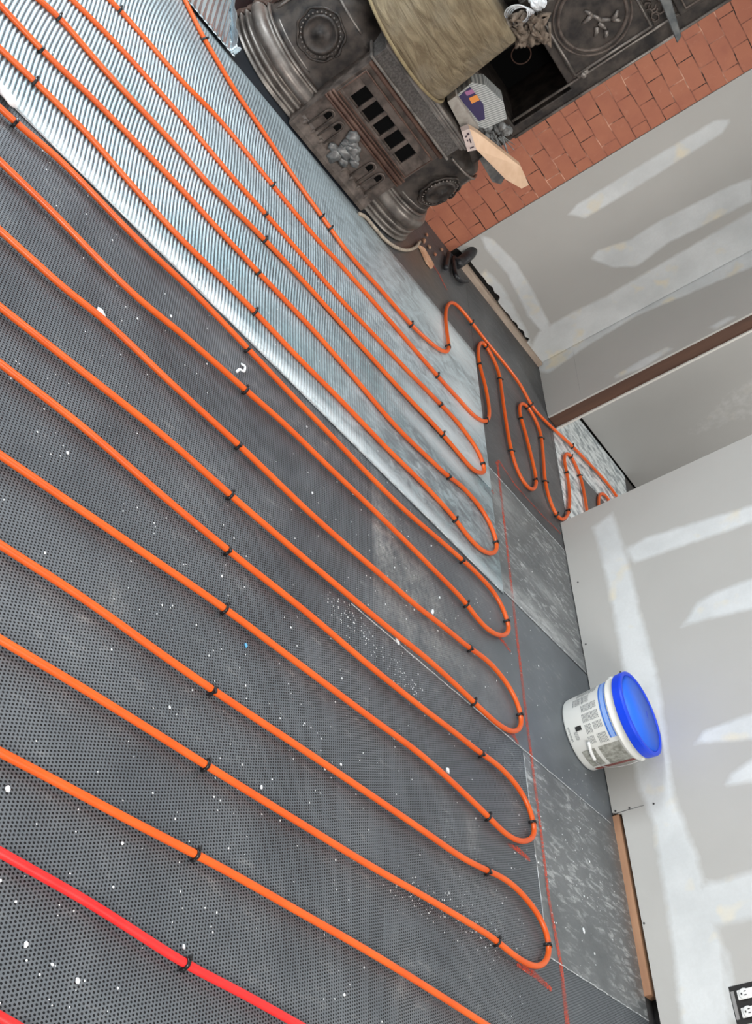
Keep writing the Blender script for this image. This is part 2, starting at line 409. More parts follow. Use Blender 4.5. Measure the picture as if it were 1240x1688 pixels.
# stove-side drywall
XS = -4.97
polys = []
S = lambda pts, s=.03, h=1.: polys.append((wp(PX, XS, pts), s, h))
S([(790, 385), (812, 392), (850, 430), (880, 480), (910, 540), (905, 560), (870, 520), (835, 450), (800, 410)], .02, .9)
S([(886, 625), (872, 578), (888, 545), (940, 515), (1000, 486), (1120, 415), (1240, 345), (1290, 320), (1290, 400), (1240, 430)], .03, 1)
S([(935, 352), (950, 335), (1080, 255), (1180, 195), (1205, 195), (1190, 218), (1060, 300), (965, 358)], .02, .9)
S([(972, 425), (985, 410), (1040, 392), (1080, 365), (1200, 305), (1240, 290), (1240, 330), (1100, 400), (1050, 438), (1010, 440)], .02, .85)
S([(775, 470), (800, 440), (830, 470), (870, 545), (885, 600), (860, 570)], .02, .75)
us = np.arange(2.862, 3.797, .0155); vs = np.concatenate([np.arange(0, 1.7, .016), np.arange(1.7, 2.66, .12)])
rag = {u: (.040+.022*abs(mnoise.noise(Vector((u*14, 0, 3))))+(.016 if (u < 3.28 and u > 2.95) else 0)-(.028 if u > 3.62 else 0)) for u in us}
o = grid_mesh('wall_stove_side', us, vs, lambda u, v: (XS, u, max(v, rag[u]+v*1e-3)), M_dry, {'mud': mudfield(us, vs, polys)}, thick=-.012)
struct(o, 'grey drywall with compound streaks between the brick and the corner')
bm = bmesh.new(); box(bm, (-5.15, 2.86, -.004), (-4.985, 3.91, 2.65)); struct(obj('wall_stove_side_core', bm, M_dark))
bm = bmesh.new(); pts = []
for i in range(30):
    y = 2.955+i*.0288; pts.append((-4.934+.004*mnoise.noise(Vector((y*30, 1, 0))), y, 0))
pts += [(-4.983, 3.79, 0), (-4.983, 2.955, 0)]; prism(bm, pts, (0, 0, .030)); struct(obj('trim_3', bm, M_cream), 'pale chipped wooden sill under the drywall')
# room beyond the doorway
polys = []
us = np.arange(3.91, 6.5, .05); vs = np.concatenate([np.arange(0.012, 1.5, .05), np.arange(1.5, 2.7, .15)])
polys = [(wp(PX, XS, [(1090, 745), (1120, 700), (1240, 590), (1300, 560), (1300, 680), (1240, 700)]), .12, .35)]
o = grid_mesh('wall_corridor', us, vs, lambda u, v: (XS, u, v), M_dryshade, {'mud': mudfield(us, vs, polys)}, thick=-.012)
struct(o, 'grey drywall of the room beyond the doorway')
bm = bmesh.new(); box(bm, (-5.15, 3.91, -.004), (-4.984, 6.5, 2.65)); struct(obj('wall_corridor_core', bm, M_dark))
bm = bmesh.new()
for a, b in [((1005, 660), (1080, 748)), ((950, 640), (1005, 660))][:1]:
    p = PX(*a, XS); q = PX(*b, XS); prism(bm, [(XS+.0006, p[0], p[1]), (XS+.0006, q[0], q[1]), (XS+.0006, q[0], q[1]+.003), (XS+.0006, p[0], p[1]+.003)], (-.001, 0, 0))
for q in [(1039, 686), (1046, 694), (1025, 706), (994, 721), (1100, 655), (1182, 610), (1184, 706)]:
    y, z = PX(*q, XS); lathe(bm, [(.006, 0), (.006, .002)], (XS, y, z), 10, Matrix.Rotation(PI/2, 3, 'Y'))
struct(obj('wall_corridor_seam', bm, mat('seam_grey', (.16, .15, .14), .9)))
bm = bmesh.new()
for q in [(866, 401), (1034, 375), (906, 480), (917, 700), (924, 662), (966, 641)]:
    y, z = PX(*q, XS)
    if y < 3.79: lathe(bm, [(.005, 0), (.005, .0015)], (XS, y, z), 10, Matrix.Rotation(PI/2, 3, 'Y'))
struct(obj('wall_stove_side_screw', bm, mat('screw_grey', (.16, .14, .13), .6)))

# ------------------------------------------------------------------ foil sheets on the floor
def sheet(label, x0, x1, y0, y1, z, mt, kind, step=.03, smears_sheen=(), netf=None, group='foil underlay sheets'):
    if kind == 'rib':
        pitch = .0145; n = 8
        ys = np.arange(y0, y1+1e-6, pitch/n); us = np.linspace(x0, x1, 24)
    else:
        ys = np.arange(y0, y1+step, step); ys[-1] = y1; us = np.arange(x0, x1+step, step); us[-1] = x1
    U, V = np.meshgrid(us, ys, indexing='ij')
    sm = np.zeros(U.shape)
    for (cx, cy, rx, ry, h) in smears_sheen:
        sm = np.maximum(sm, h*np.clip(1.3-np.hypot((U-cx)/rx, (V-cy)/ry), 0, 1))
    at = {'smear': sm}
    if kind == 'net': at['net'] = netf(U, V) if netf else np.ones(U.shape)
    if kind == 'rib':
        wav = .012*np.sin(U*3.1+.5)+.008*np.sin(U*7.7)
        ph = (V+wav)/pitch*2*PI
        fade = np.clip((2.45-V+.2*np.sin(U*5))/.9, 0, 1)*np.clip((V-y0)*8, 0, 1)
        edge = np.minimum(np.clip((U-x0)/.05, .0, 1), np.clip((x1-U)/.03, .0, 1))
        amp = .0023*fade*edge
        Z = z+amp*(np.cos(ph)+1)
        at['groove_shade'] = np.clip((-np.cos(ph)+.45)*.9, 0, 1)*fade*edge
        co = np.stack([U, V, Z], -1)
        nu, nv = U.shape
        me = bpy.data.meshes.new('foil_sheet'); me.from_pydata(co.reshape(-1, 3).tolist(), [], [(i*nv+j, (i+1)*nv+j, (i+1)*nv+j+1, i*nv+j+1) for i in range(nu-1) for j in range(nv-1)])
        for k, a in at.items():
            A = me.attributes.new(k, 'FLOAT', 'POINT'); A.data.foreach_set('value', a.astype(np.float32).ravel())
        me.materials.append(mt)
        for p in me.polygons: p.use_smooth = True
        o = bpy.data.objects.new('foil_sheet', me); C.objects.link(o)
        md = o.modifiers.new('t', 'SOLIDIFY'); md.thickness = .002; md.offset = -1
    else:
        o = grid_mesh('foil_sheet', us, ys, lambda u, v: (u, v, z), mt, at, thick=.003)
    tag(o, label, 'insulation sheet', group)
    return o
def lip(o, x0, x1, y0, y1, z, r=.0022, wob=.003):
    """curled bright edge along a seam, a part of its sheet"""
    n = 90; P = [Vector((x0+(x1-x0)*i/n+wob*mnoise.noise(Vector((i*.4, x0, 1))), y0+(y1-y0)*i/n+wob*.3*mnoise.noise(Vector((i*.4, y0, 7))), z+r*.4)) for i in range(n+1)]
    rr = [r*(.55+.9*abs(mnoise.noise(Vector((i*.35, x0*3, 4))))) for i in range(n+1)]
    e = obj('edge', tube(bmesh.new(), P, rr, 6), M_lip, o, True); e['label'] = 'bright curled foil edge'
YS0 = -.8
sheet('dark grey dimpled foil sheet under the red pipe, nearest to the camera', -1.325, .9, YS0, 3.706, -.0004, M_net, 'net', smears_sheen=[(-1.0, 2.2, .1, .03, .5)])
o = sheet('dark grey dimpled foil sheet under the two nearest orange hairpin loops', -2.02, -1.302, YS0, 3.0, 0, M_net, 'net', smears_sheen=[(-1.48, 1.15, .06, .05, .35), (-1.55, 2.6, .1, .04, .3)])
o = sheet('smooth grey foil sheet under the white bucket', -2.02, -1.302, 3.002, 3.706, 0, M_pl, 'plain'); lip(o, -1.303, -1.303, 3.0, 3.70, .0005); lip(o, -2.0, -1.32, 3.004, 3.004, 0, .0012)
o = sheet('dark dimpled foil sheet at left, bordering the silver ribbed sheet', -2.728, -2.018, YS0, 2.11, .0004, M_net, 'net')
o = sheet('worn lighter foil sheet in the middle with a cream smear', -2.728, -2.018, 2.112, 3.706, .0006, M_net, 'net', smears_sheen=[(-2.42, 2.20, .16, .08, 1.), (-2.25, 2.35, .25, .25, .6), (-2.45, 2.14, .26, .04, .7), (-2.2, 2.3, .2, .6, .35)], netf=lambda U, V: np.clip((2.95-V)/.6, 0, .75))
lip(o, -2.022, -2.022, 2.0, 3.67, .001, .0022)
o = sheet('silver ribbed foil sheet bordering the dark sheets', -3.30, -2.715, YS0, 2.995, .0045, M_rib, 'rib', smears_sheen=[(-2.74, 1.6, .035, 1.9, .9), (-3.2, 2.6, .05, .35, .7)]); lip(o, -2.716, -2.716, YS0, 2.99, .005, .003)
o = sheet('smooth grey streaky foil sheet between the last hairpin loops and the front wall', -3.445, -2.735, 2.998, 3.706, .0008, M_pl, 'plain', smears_sheen=[(-2.78, 3.3, .06, .5, .8), (-3.3, 3.1, .12, .2, .5), (-3.0, 3.4, .05, .2, .5)]); lip(o, -2.737, -2.737, 3.0, 3.69, .001, .0025); lip(o, -3.444, -3.444, 3.0, 3.69, .001, .0018)
o = sheet('silver ribbed foil sheet running along the front of the stove', -4.235, -3.29, YS0, 2.995, .0065, M_rib, 'rib', smears_sheen=[(-3.36, 2.75, .06, .45, .9), (-4.1, 2.75, .12, .25, .9), (-3.7, 2.85, .15, .16, .8)]); lip(o, -3.291, -3.291, YS0, 2.99, .007, .0015)
sheet('dark smooth foil sheet inside the doorway corner beside the wall sill', -4.965, -3.45, 3.0, 3.792, .001, M_dk, 'dark')
sheet('dark dusty foil sheet between the stove and the wall sill', -4.955, -4.24, 2.2, 2.998, .001, M_dk, 'dark', smears_sheen=[(-4.45, 2.55, .2, .25, 1.)])
# black membrane under the stove
bm = bmesh.new(); box(bm, (-4.96, .2, -.003), (-4.238, 2.197, .006), .001); tag(obj('black_membrane', bm, mat('black_membrane', (.012, .016, .022), .45)), 'black membrane strip on which the iron stove stands', 'membrane')
# threshold pieces beyond the opening
def flat(name, pts, z, mt, h=.002):
    bm = bmesh.new(); prism(bm, [PZ(x, y, z) for x, y in pts], (0, 0, -h)); return obj(name, bm, mt)
bm = bmesh.new(); box(bm, (-4.49, 3.795, -.003), (-3.64, 4.05, .001)); tag(obj('foil_sheet', bm, M_dk), 'dark foil strip lying in the doorway', 'insulation sheet', 'foil underlay sheets')
def solid_sheet(label, P, z, mt):
    bm = bmesh.new(); prism(bm, [(x, y, z) for x, y in P], (0, 0, -.003)); o = obj('foil_sheet', bm, mt)
    return tag(o, label, 'insulation sheet', 'foil underlay sheets')
M_sil = noisy('bright_smooth_silver_foil', (.24, .29, .32), (.78, .84, .86), 5, .4, .35, .002, 7, .38, .56, vscale=(5, 2.2, 1))
px_poly = lambda L, z: [tuple(PZ(x, y, z)[:2]) for x, y in L]
solid_sheet('bright silver foil sheet beyond the doorway under the far pipe bends', px_poly([(912, 712), (925, 698), (952, 687), (1030, 784), (1035, 828), (1020, 850), (975, 930), (942, 905)], .002), .002, M_sil)
solid_sheet('dark piece added for the hole in the silver foil beyond the doorway', px_poly([(957, 783), (999, 830), (990, 880), (972, 880), (966, 830)], .003), .0035, M_dk)  # dark piece laid on top in place of a hole in the foil
bm = bmesh.new(); box(bm, (-4.94, 4.5, -.0035), (-3.0, 6.4, -.0015)); tag(obj('black_membrane', bm, M_sub), 'dark bare floor membrane in the room beyond the doorway', 'membrane')

# curled-up corner of ribbed foil by the stove
bm = bmesh.new(); nu, nv = 260, 24; rows = []
for i in range(nu+1):
    yy = .20+i/nu*1.0; r = []
    for j in range(nv+1):
        s = j/nv; xx = -4.228-.60*s
        lift = .02+.11*s*s*(1-.3*s)*math.exp(-((yy-.65)/.6)**2)
        cut = max(0, yy-1.05)*1.2
        xx = max(xx, -4.228-.60*max(.03, 1-(cut/.16)**1.2)) if cut > 0 else xx
        r.append(bm.verts.new((xx, yy, lift*1.+.0055*math.cos(yy/.026*2*PI+s*1.0)*min(1, s*4+.2))))
    rows.append(r)
for A, Bq in zip(rows, rows[1:]):
    for j in range(nv): bm.faces.new((A[j], A[j+1], Bq[j+1], Bq[j]))
M_curl = noisy('silver_curl', (.72, .80, .84), (.50, .58, .63), 5, .20, .9, .0006)
o = obj('foil_flap', bm, M_curl, None, True); md = o.modifiers.new('t', 'SOLIDIFY'); md.thickness = .0015
tag(o, 'curled ribbed silver foil flap rising in front of the stove at top left', 'insulation sheet')

# chalk line and layout marks
def chalk_mat():
    mt = mat('orange_red_chalk', (.66, .085, .04), .9); t = NT(mt)
    n = t.noise(160, 3); n2 = t.noise(9, 3)
    a = t.math('MULTIPLY', t.ramp(n, .30, .58), t.ramp(n2, .3, .6, .22, .8)); t.l(a, t.b.inputs['Alpha']); return mt
M_chalk = chalk_mat()
def chalk(pts, wd, z=.0016):
    bm = bmesh.new(); P = [PZ(x, y, z) for x, y in pts]; L = []; R = []
    for i, p in enumerate(P):
        d = (P[min(i+1, len(P)-1)]-P[max(0, i-1)]).normalized(); nrm = Vector((-d.y, d.x, 0)); w_ = wd[i] if isinstance(wd, list) else wd
        L.append(bm.verts.new(p+nrm*w_/2)); R.append(bm.verts.new(p-nrm*w_/2))
    for i in range(len(P)-1): bm.faces.new((L[i], L[i+1], R[i+1], R[i]))
    return bm
tag(obj('chalk_line', chalk([(820, 762), (836, 900), (848, 1010), (870, 1200), (887, 1330), (905, 1480), (925, 1590), (937, 1700)], [.020, .018, .020, .020, .018, .018, .022, .03]), M_chalk), 'long orange red chalk line crossing the foil beside the pipe bends', 'chalk line')
tag(obj('chalk_line', chalk([(818, 765), (823, 760), (850, 800), (893, 848), (925, 880)], [.02, .02, .012, .010, .012], .0020), M_chalk), 'faint chalk line running towards the doorway under the pipe', 'chalk line')
tag(obj('chalk_line', chalk([(700, 418), (722, 448), (737, 478)], [.03, .022, .01], .0026), M_chalk), 'red chalk streak on dark foil beside the brick', 'chalk line')
for i, (pts, w_, lb) in enumerate([([(852, 1590), (880, 1605), (910, 1632)], [.010, .024, .016], 'short chalk mark below the nearest orange bend'),
        ([(838, 1392), (856, 1402), (874, 1418)], [.010, .022, .014], 'short chalk mark below the second orange bend'),
        ([(836, 1205), (848, 1213), (855, 1227)], [.010, .024, .016], 'short chalk mark below the third orange bend'),
        ([(822, 1050), (832, 1060), (842, 1074)], [.010, .022, .014], 'short chalk mark below the fourth orange bend'),
        ([(806, 913), (814, 922), (822, 934)], [.010, .022, .014], 'short chalk mark below the fifth orange bend'),
        ([(792, 785), (805, 800), (815, 814)], [.009, .016, .012], 'short chalk mark below the sixth orange bend')]):
    tag(obj('chalk_mark', chalk(pts, w_), M_chalk), lb, 'chalk mark', 'chalk marks below the pipe bends')

# ------------------------------------------------------------------ pipes
R_ = .0088
def wpath(px, z=.0145, ext0=True, ext1=False):
    P = [PZ(x, y, z) for x, y in px]
    if ext0:
        d = (P[0]-P[1]).normalized(); L = max(0, (P[0].y+.7)/max(.2, -d.y)) if d.y < 0 else .3
        P = [P[0]+d*min(L, 2.6)]+P
    if ext1: P.append(P[-1]+(P[-1]-P[-2]).normalized()*.45)
    # resample the long spans so that the curve stays calm
    Q = smooth_path(catmull(P, .018), 6)
    return Q
PIPES = {}
def pipe(key, label, px, mt=M_or, group='orange floor heating pipes', **kw):
    Q = wpath(px, **kw); o = obj('heating_pipe', tube(bmesh.new(), Q, R_, 14), mt, None, True)
    tag(o, label, 'pipe', group); PIPES[key] = Q; return o
pipe('r0', 'red heating pipe crossing the bottom left corner of the floor', [(0, 1405), (150, 1490), (305, 1588), (400, 1638), (490, 1688), (560, 1728)], M_red, 'red floor heating pipes', ext1=True)
pipe('r1', 'second red heating pipe, only a tip at the bottom left', [(-40, 1655), (0, 1676), (35, 1697)], M_red, 'red floor heating pipes', ext1=True)
pipe('s', 'single orange heating pipe run next to the red pipe, leaving at the bottom', [(0, 1240), (100, 1292), (200, 1345), (322, 1408), (400, 1450), (500, 1507), (600, 1564), (700, 1625), (799, 1688), (860, 1726)], ext1=True)
LO = {}
LO['a'] = [(0, 1054), (135, 1134), (271, 1218), (341, 1262), (500, 1360), (610, 1427), (700, 1478), (808, 1543), (820, 1552), (859, 1583), (888, 1594.5), (905, 1580), (907, 1560), (898, 1526), (878, 1494), (853, 1465), (828, 1446), (808, 1437), (764, 1415), (700, 1371), (600, 1303), (500, 1236), (352, 1138), (271, 1082), (135, 985), (0, 898)]
LO['b'] = [(0, 750), (135, 842), (217, 898), (370, 1003), (480, 1085), (600, 1175), (700, 1249), (803, 1344), (828, 1370), (853, 1386), (872, 1386), (883, 1373), (880, 1357), (872, 1328), (853, 1296), (828, 1268), (805, 1249), (792, 1241), (748, 1206), (700, 1170), (610, 1098), (500, 1005), (376, 907), (271, 820), (135, 703), (0, 599)]
LO['c'] = [(0, 506), (135, 612), (271, 720), (380, 816), (480, 902), (560, 969), (640, 1035), (711, 1092), (780, 1156), (806, 1181), (830, 1200), (849, 1207), (861, 1196), (860, 1180), (851, 1153), (834, 1124), (811, 1096), (788, 1077), (774, 1068), (735, 1036), (687, 999), (640, 958), (520, 854), (394, 734), (291, 640), (169, 525), (112, 480), (0, 380)]
LO['d'] = [(0, 266), (77, 340), (217, 482), (305, 555), (404, 642), (470, 700), (540, 768), (610, 835), (656, 880), (712, 936), (768, 994), (787, 1020), (806, 1039), (825, 1048), (837, 1045), (841, 1036), (837, 1026), (830, 1003), (815, 977), (792, 951), (775, 934), (761, 922), (735, 899), (664, 838), (610, 785), (540, 712), (470, 640), (408, 574), (317, 480), (240, 408), (203, 371), (97, 262), (27, 203), (0, 178)]
LO['e'] = [(0, 80), (57, 134), (145, 222), (200, 285), (286, 381), (375, 469), (420, 514), (490, 588), (560, 658), (637, 738), (700, 800), (750, 855), (772, 885), (793, 906), (810, 913), (820, 907), (820, 897), (813, 874), (798, 845), (778, 819), (755, 796), (739, 785), (703, 752), (650, 700), (581, 619), (517, 545), (427, 450), (380, 400), (300, 313), (247, 258), (145, 155), (68, 81), (0, 8)]
LO['f'] = [(65, 0), (97, 28), (169, 112), (300, 252), (339, 298), (436, 395), (506, 470), (586, 560), (660, 642), (729, 715), (761, 753), (779, 774), (792, 780), (801, 777), (797, 766), (790, 746), (774, 722), (751, 692), (725, 665), (673, 612), (622, 558), (560, 492), (506, 430), (438, 353), (388, 298), (300, 194), (194, 75), (119, 0)]
NM = {'a': 'nearest', 'b': 'second', 'c': 'third', 'd': 'fourth', 'e': 'fifth', 'f': 'sixth'}
def ext_both(px):
    P = [PZ(x, y, .0145) for x, y in px]
    d0 = (P[0]-P[1]).normalized(); d1 = (P[-1]-P[-2]).normalized()
    P = [P[0]+d0*max(.1, P[0].y+.6)]+P+[P[-1]+d1*max(.1, P[-1].y+.6)]
    return smooth_path(catmull(P, .018), 6)
for k, px in LO.items():
    Q = ext_both(px); o = obj('heating_pipe', tube(bmesh.new(), Q, R_, 14), M_or, None, True); PIPES[k] = Q
    tag(o, f'{NM[k]} orange hairpin loop of heating pipe, counted from the red pipe' if k != 'a' else 'nearest orange hairpin loop of heating pipe, bending at the lower right', 'pipe', 'orange floor heating pipes')
pipe('g', 'winding orange pipe that zigzags from the last hairpin to beyond the doorway', [(181, 0), (198, 17), (260, 88), (300, 134), (357, 192), (449, 305), (519, 390), (560, 435), (631, 515), (720, 618), (761, 663), (779, 683), (795, 694), (803, 695), (807, 684), (801, 640), (791, 602), (788, 580), (791, 566), (796, 563), (801, 570), (814, 592), (823, 616), (826, 635), (832, 680), (843, 742), (852, 773), (865, 798), (876, 808), (884, 801), (884, 788), (877, 757), (865, 709), (859, 690), (856, 673), (861, 664), (869, 669), (881, 688), (890, 709), (893, 724), (896, 757), (899, 794), (906, 823), (917, 850), (925, 857), (934, 852), (938, 841), (939, 813), (935, 781), (930, 756), (935, 747), (941, 750), (949, 767), (957, 786), (964, 818), (970, 856), (976, 885), (985, 880), (988, 847), (987, 823), (990, 814), (998, 816), (1012, 838), (1040, 880)])
pipe('h', 'outermost orange pipe passing in front of the stove into the doorway', [(305, 0), (336, 63), (357, 98), (386, 147), (427, 207), (468, 268), (500, 314), (530, 356), (545, 377), (578, 422), (628, 478), (677, 534), (702, 558), (720, 573), (734, 581), (741, 578), (739, 562), (735, 530), (736, 508), (745, 498), (756, 505), (775, 528), (801, 562), (830, 597), (859, 636), (876, 668), (901, 696), (941, 733), (974, 767), (1003, 799), (1022, 826), (1045, 862)], z=.0185)

# ------------------------------------------------------------------ clips
def near(Q, p):
    i = min(range(len(Q)), key=lambda j: (Q[j]-p).length); a = Q[max(0, i-2)]; b = Q[min(len(Q)-1, i+2)]
    return Q[i], (b-a).normalized()
def clip_proto():
    bm = bmesh.new(); n = 18; w_ = .0042; ri, ro = R_+.0002, R_+.0026
    # an arch straddling the pipe (local x = along the pipe)
    sec = []
    for k in range(n+1):
        a = -.45+(PI+.9)*k/n
        sec.append((math.cos(a), math.sin(a)))
    rings = []
    for c, s in sec:
        rings.append([bm.verts.new((x, c*r, s*r)) for x, r in ((-w_, ri), (w_, ri), (w_, ro), (-w_, ro))])
    for A, Bq in zip(rings, rings[1:]):
        for k in range(4): bm.faces.new((A[k], A[(k+1) % 4], Bq[(k+1) % 4], Bq[k]))
    bm.faces.new(rings[0]); bm.faces.new(rings[-1][::-1])
    for s in (-1, 1):
        box(bm, (-.0045, s*ro-.0026, -.011), (.0045, s*ro+.0026, .002), .0008, 1)   # legs
    box(bm, (-.0030, R_*.55, R_*.75), (.0030, R_+.0050, R_+.0058), .0008, 1)          # barb sticking up
    return bm
_cp = obj('pipe_clip', clip_proto(), M_clip, None, True); _first = [True]
CG = 'black clips holding the pipes'
def clip(q, key, label):
    p = PZ(q[0], q[1], .0145); c, d = near(PIPES[key], p)
    o = _cp if _first[0] else _cp.copy()
    if not _first[0]: C.objects.link(o)
    _first[0] = False
    o.location = c; o.rotation_euler = (0, 0, math.atan2(d.y, d.x)); tag(o, label, 'pipe clip', CG)
clip((305, 1588), 'r0', 'black clip on the red pipe with a white crumb beside it')
clip((322, 1408), 's', 'black clip on the single orange run next to the red pipe')
MID = {'a': [(341, 1262), (352, 1138)], 'b': [(370, 1003), (376, 907)], 'c': [(380, 816), (394, 733)], 'd': [(404, 640), (410, 573)], 'e': [(420, 513), (428, 450)], 'f': [(435, 393), (440, 351)]}
BEND = {'a': [(820, 1553), (806, 1436)], 'b': [(803, 1346), (792, 1240)], 'c': [(780, 1156), (774, 1068)], 'd': [(768, 994), (761, 922)], 'e': [(750, 855), (738, 785)], 'f': [(729, 715), (725, 665)]}
TOP = {'a': (907, 1560), 'b': (880, 1357), 'c': (860, 1180), 'd': (837, 1027), 'e': (820, 897), 'f': (797, 767)}
for k in 'abcdef':
    for i, side in enumerate(('lower', 'upper')):
        clip(MID[k][i], k, f'black clip on the {side} run of the {NM[k]} hairpin loop, in the left clip row')
        clip(BEND[k][i], k, f'black clip on the {side} run of the {NM[k]} hairpin loop, just before its bend')
    clip(TOP[k], k, f'black clip on the tip of the bend of the {NM[k]} hairpin loop')
clip((25, 203), 'd', 'black clip at the left edge on the upper run of the fourth hairpin loop')
clip((57, 135), 'e', 'black clip near the left edge on the lower run of the fifth hairpin loop')
clip((68, 81), 'e', 'black clip near the left edge on the upper run of the fifth hairpin loop')
clip((97, 28), 'f', 'black clip at top left on the lower run of the sixth hairpin loop')
clip((198, 17), 'g', 'black clip on the winding pipe near the top edge of the photo')
clip((449, 305), 'g', 'black clip on the straight part of the winding pipe, in the left clip row')
clip((720, 620), 'g', 'black clip on the winding pipe before its first bend')
_w = [(803, 695), (791, 602), (801, 571), (825, 627), (844, 744), (883, 793), (859, 692), (869, 668), (892, 721), (900, 794), (917, 850), (937, 843), (935, 781), (941, 750), (957, 786)]
_o = ['at its first lower bend', 'on the rise after its first lower bend', 'at its first upper bend', 'just past its first upper bend', 'halfway down its second descent', 'at its second lower bend', 'on the rise towards its second upper bend', 'at its second upper bend', 'just past its second upper bend', 'halfway down its third descent', 'left side of its third lower bend', 'right side of its third lower bend', 'on the rise over silver foil in the doorway', 'at its upper bend over silver foil', 'on the descent over silver foil past the doorway']
for q, t_ in zip(_w, _o): clip(q, 'g', 'black clip on the winding pipe, '+t_)
for q, t_ in [((337, 64), 'beside the curled foil flap'), ((530, 355), 'upper one of a close pair'), ((544, 376), 'lower one of a close pair'), ((677, 534), 'before its sharp bend'), ((742, 578), 'at its sharp lower bend'), ((775, 528), 'just past its top bend'), ((876, 669), 'near the doorway corner'), ((941, 733), 'over the silver foil in the doorway')]:
    clip(q, 'h', 'black clip on the outermost pipe, '+t_)

# ------------------------------------------------------------------ crumbs
def blob(bm, c, sx, sy, sz, seed=0, sub=1, rot=0.):
    r = bmesh.ops.create_icosphere(bm, subdivisions=sub, radius=1.)
    R = Matrix.Rotation(rot, 3, 'Z')
    for v in r['verts']:
        k = 1+.35*mnoise.noise(v.co*1.7+Vector((seed*3.1, seed, 0)))
        v.co = R@Vector((v.co.x*sx*k, v.co.y*sy*k, v.co.z*sz*k))+Vector(c)
bm = bmesh.new()
zt = lambda x, y: .011 if x < -2.72 and y < 2.99 else .0015
n_ = 0
while n_ < 760:
    x = random.uniform(-3.4, -.6); y = random.uniform(.55, 3.6)
    dens = mnoise.noise(Vector((x*1.6, y*1.6, 2)))
    if random.random() > .35+dens: continue
    if x < -2.7 and random.random() > .25: continue
    r = random.uniform(.0010, .0024)*(1.8 if random.random() < .1 else 1)
    blob(bm, (x, y, zt(x, y)+r*.3), r*random.uniform(.7, 1.6), r, r*.5, n_); n_ += 1
# dense dusting along a footstep trail
for k in range(150):
    t_ = random.random(); p = PZ(540+t_*160, 985+t_*175+random.gauss(0, 14), 0); r = random.uniform(.0009, .0022)
    blob(bm, (p.x, p.y, .0015), r*1.4, r, r*.5, k)
for k in range(160):
    t_ = random.random(); p = PZ(640+t_*180+random.gauss(0, 8), 1450+t_*100+random.gauss(0, 16), 0); r = random.uniform(.0009, .0020)
    blob(bm, (p.x, p.y, .0015), r*1.3, r, r*.5, k)
tag(obj('gypsum_crumbs', bm, M_crumb), 'fine white gypsum crumbs scattered over the foil sheets', 'debris', kind='stuff')
for q, s, mt, lb, rot in [((164, 518), (.016, .011, .008), M_crumb, 'large white gypsum lump touching a pipe at left', .7), ((42, 1557), (.0055, .004, .003), M_crumb, 'white crumb on the foil near the bottom left corner', 0),
        ((12, 1301), (.006, .005, .003), M_crumb, 'white crumb at the left edge below the nearest hairpin loop', 0), ((127, 1617), (.005, .0045, .003), M_crumb, 'white crumb below the red pipe at left', 0),
        ((713, 1009), (.006, .013, .003), M_crumb, 'elongated white chip between the third and fourth hairpin loops', 1.2), ((737, 1271), (.009, .006, .006), M_crumb, 'white lump against the lower run of the second hairpin loop', .4),
        ((962, 1534), (.010, .004, .003), M_crumb, 'slim white chip on smooth foil below the bucket', .2), ((655, 1058), (.012, .005, .004), M_crumb, 'cream chip under the third hairpin loop at the seam', .8),
        ((405, 1064), (.006, .0045, .003), M_blue, 'small light blue chip on dark foil in the middle', .5), ((10, 160), (.035, .016, .010), M_crumb, 'white lump at the left edge on the silver sheet', 1.3),
        ((201, 1390), (.0035, .003, .002), M_crumb, 'tiny white crumb between red and orange pipes', 0), ((302, 1561), (.005, .003, .003), M_crumb, 'white crumb just above the red pipe', .3), ((308, 1596), (.004, .003, .004), M_crumb, 'white crumb beside the clip of the red pipe', .3)]:
    zz = .012 if q[0] < 50 and q[1] < 200 else .001
    bm = bmesh.new(); p = PZ(q[0], q[1], zz); blob(bm, (p.x, p.y, zz+s[2]*.5), *s, seed=q[0]*.1, sub=3, rot=rot)
    tag(obj('gypsum_crumb', bm, mt, None, True), lb, 'debris', 'larger crumbs and chips on the floor')
bm = bmesh.new(); tube(bm, catmull([PZ(x, y, .007) for x, y in ((390, 613), (396, 609), (402, 612), (404, 604), (398, 600))], 5), .0045, 6, flat=.6)
tag(obj('gypsum_crumb', bm, M_crumb, None, True), 'zigzag white paper scrap beside the fourth hairpin loop', 'debris', 'larger crumbs and chips on the floor')

# ------------------------------------------------------------------ bucket
bx, by = -2.335, 3.515
bk = thing('plastic_bucket', 'white plastic bucket with blue lid standing on grey foil by the wall', 'bucket', (bx, by, .001))
M_pail = mat('white_pail_plastic', (.78, .78, .74), .38); M_lid = mat('blue_lid_plastic', (.002, .060, .80), .4); M_lid_lit = mat('blue_lid_top_lit', (.02, .17, .95), .45)
H = .262; rb, rt = .144, .164
rad = lambda z: rb+(rt-rb)*z/H
obj('body', lathe(bmesh.new(), [(rb-.012, 0), (rb-.003, .002), (rb, .008), (rad(.17), .17), (rad(.195)+.001, .195), (rad(.196)+.005, .197), (rad(.2)+.005, .201), (rad(.21), .204), (rad(.225), .225), (rad(.226)+.005, .227), (rad(.23)+.005, .231), (rad(.225), .2285)], (bx, by, .001), 72), M_pail, bk, True)
l_ = obj('lid', lathe(bmesh.new(), [(rt-.012, .2280), (rt+.002, .228), (rt+.0045, .231), (rt+.0065, .260), (rt+.005, .267), (rt-.002, .269), (rt-.008, .2685), (rt-.011, .264), (rt-.018, .259)], (bx, by, .001), 90), M_lid, bk, False); l_['label'] = 'bright blue lid'
obj('lid_panel', lathe(bmesh.new(), [(rt-.017, .255), (rt-.0115, .2650), (.001, .2655)], (bx, by, .001), 60), M_lid_lit, l_, True)  # lighter blue: light falling on the lid top put into the colour
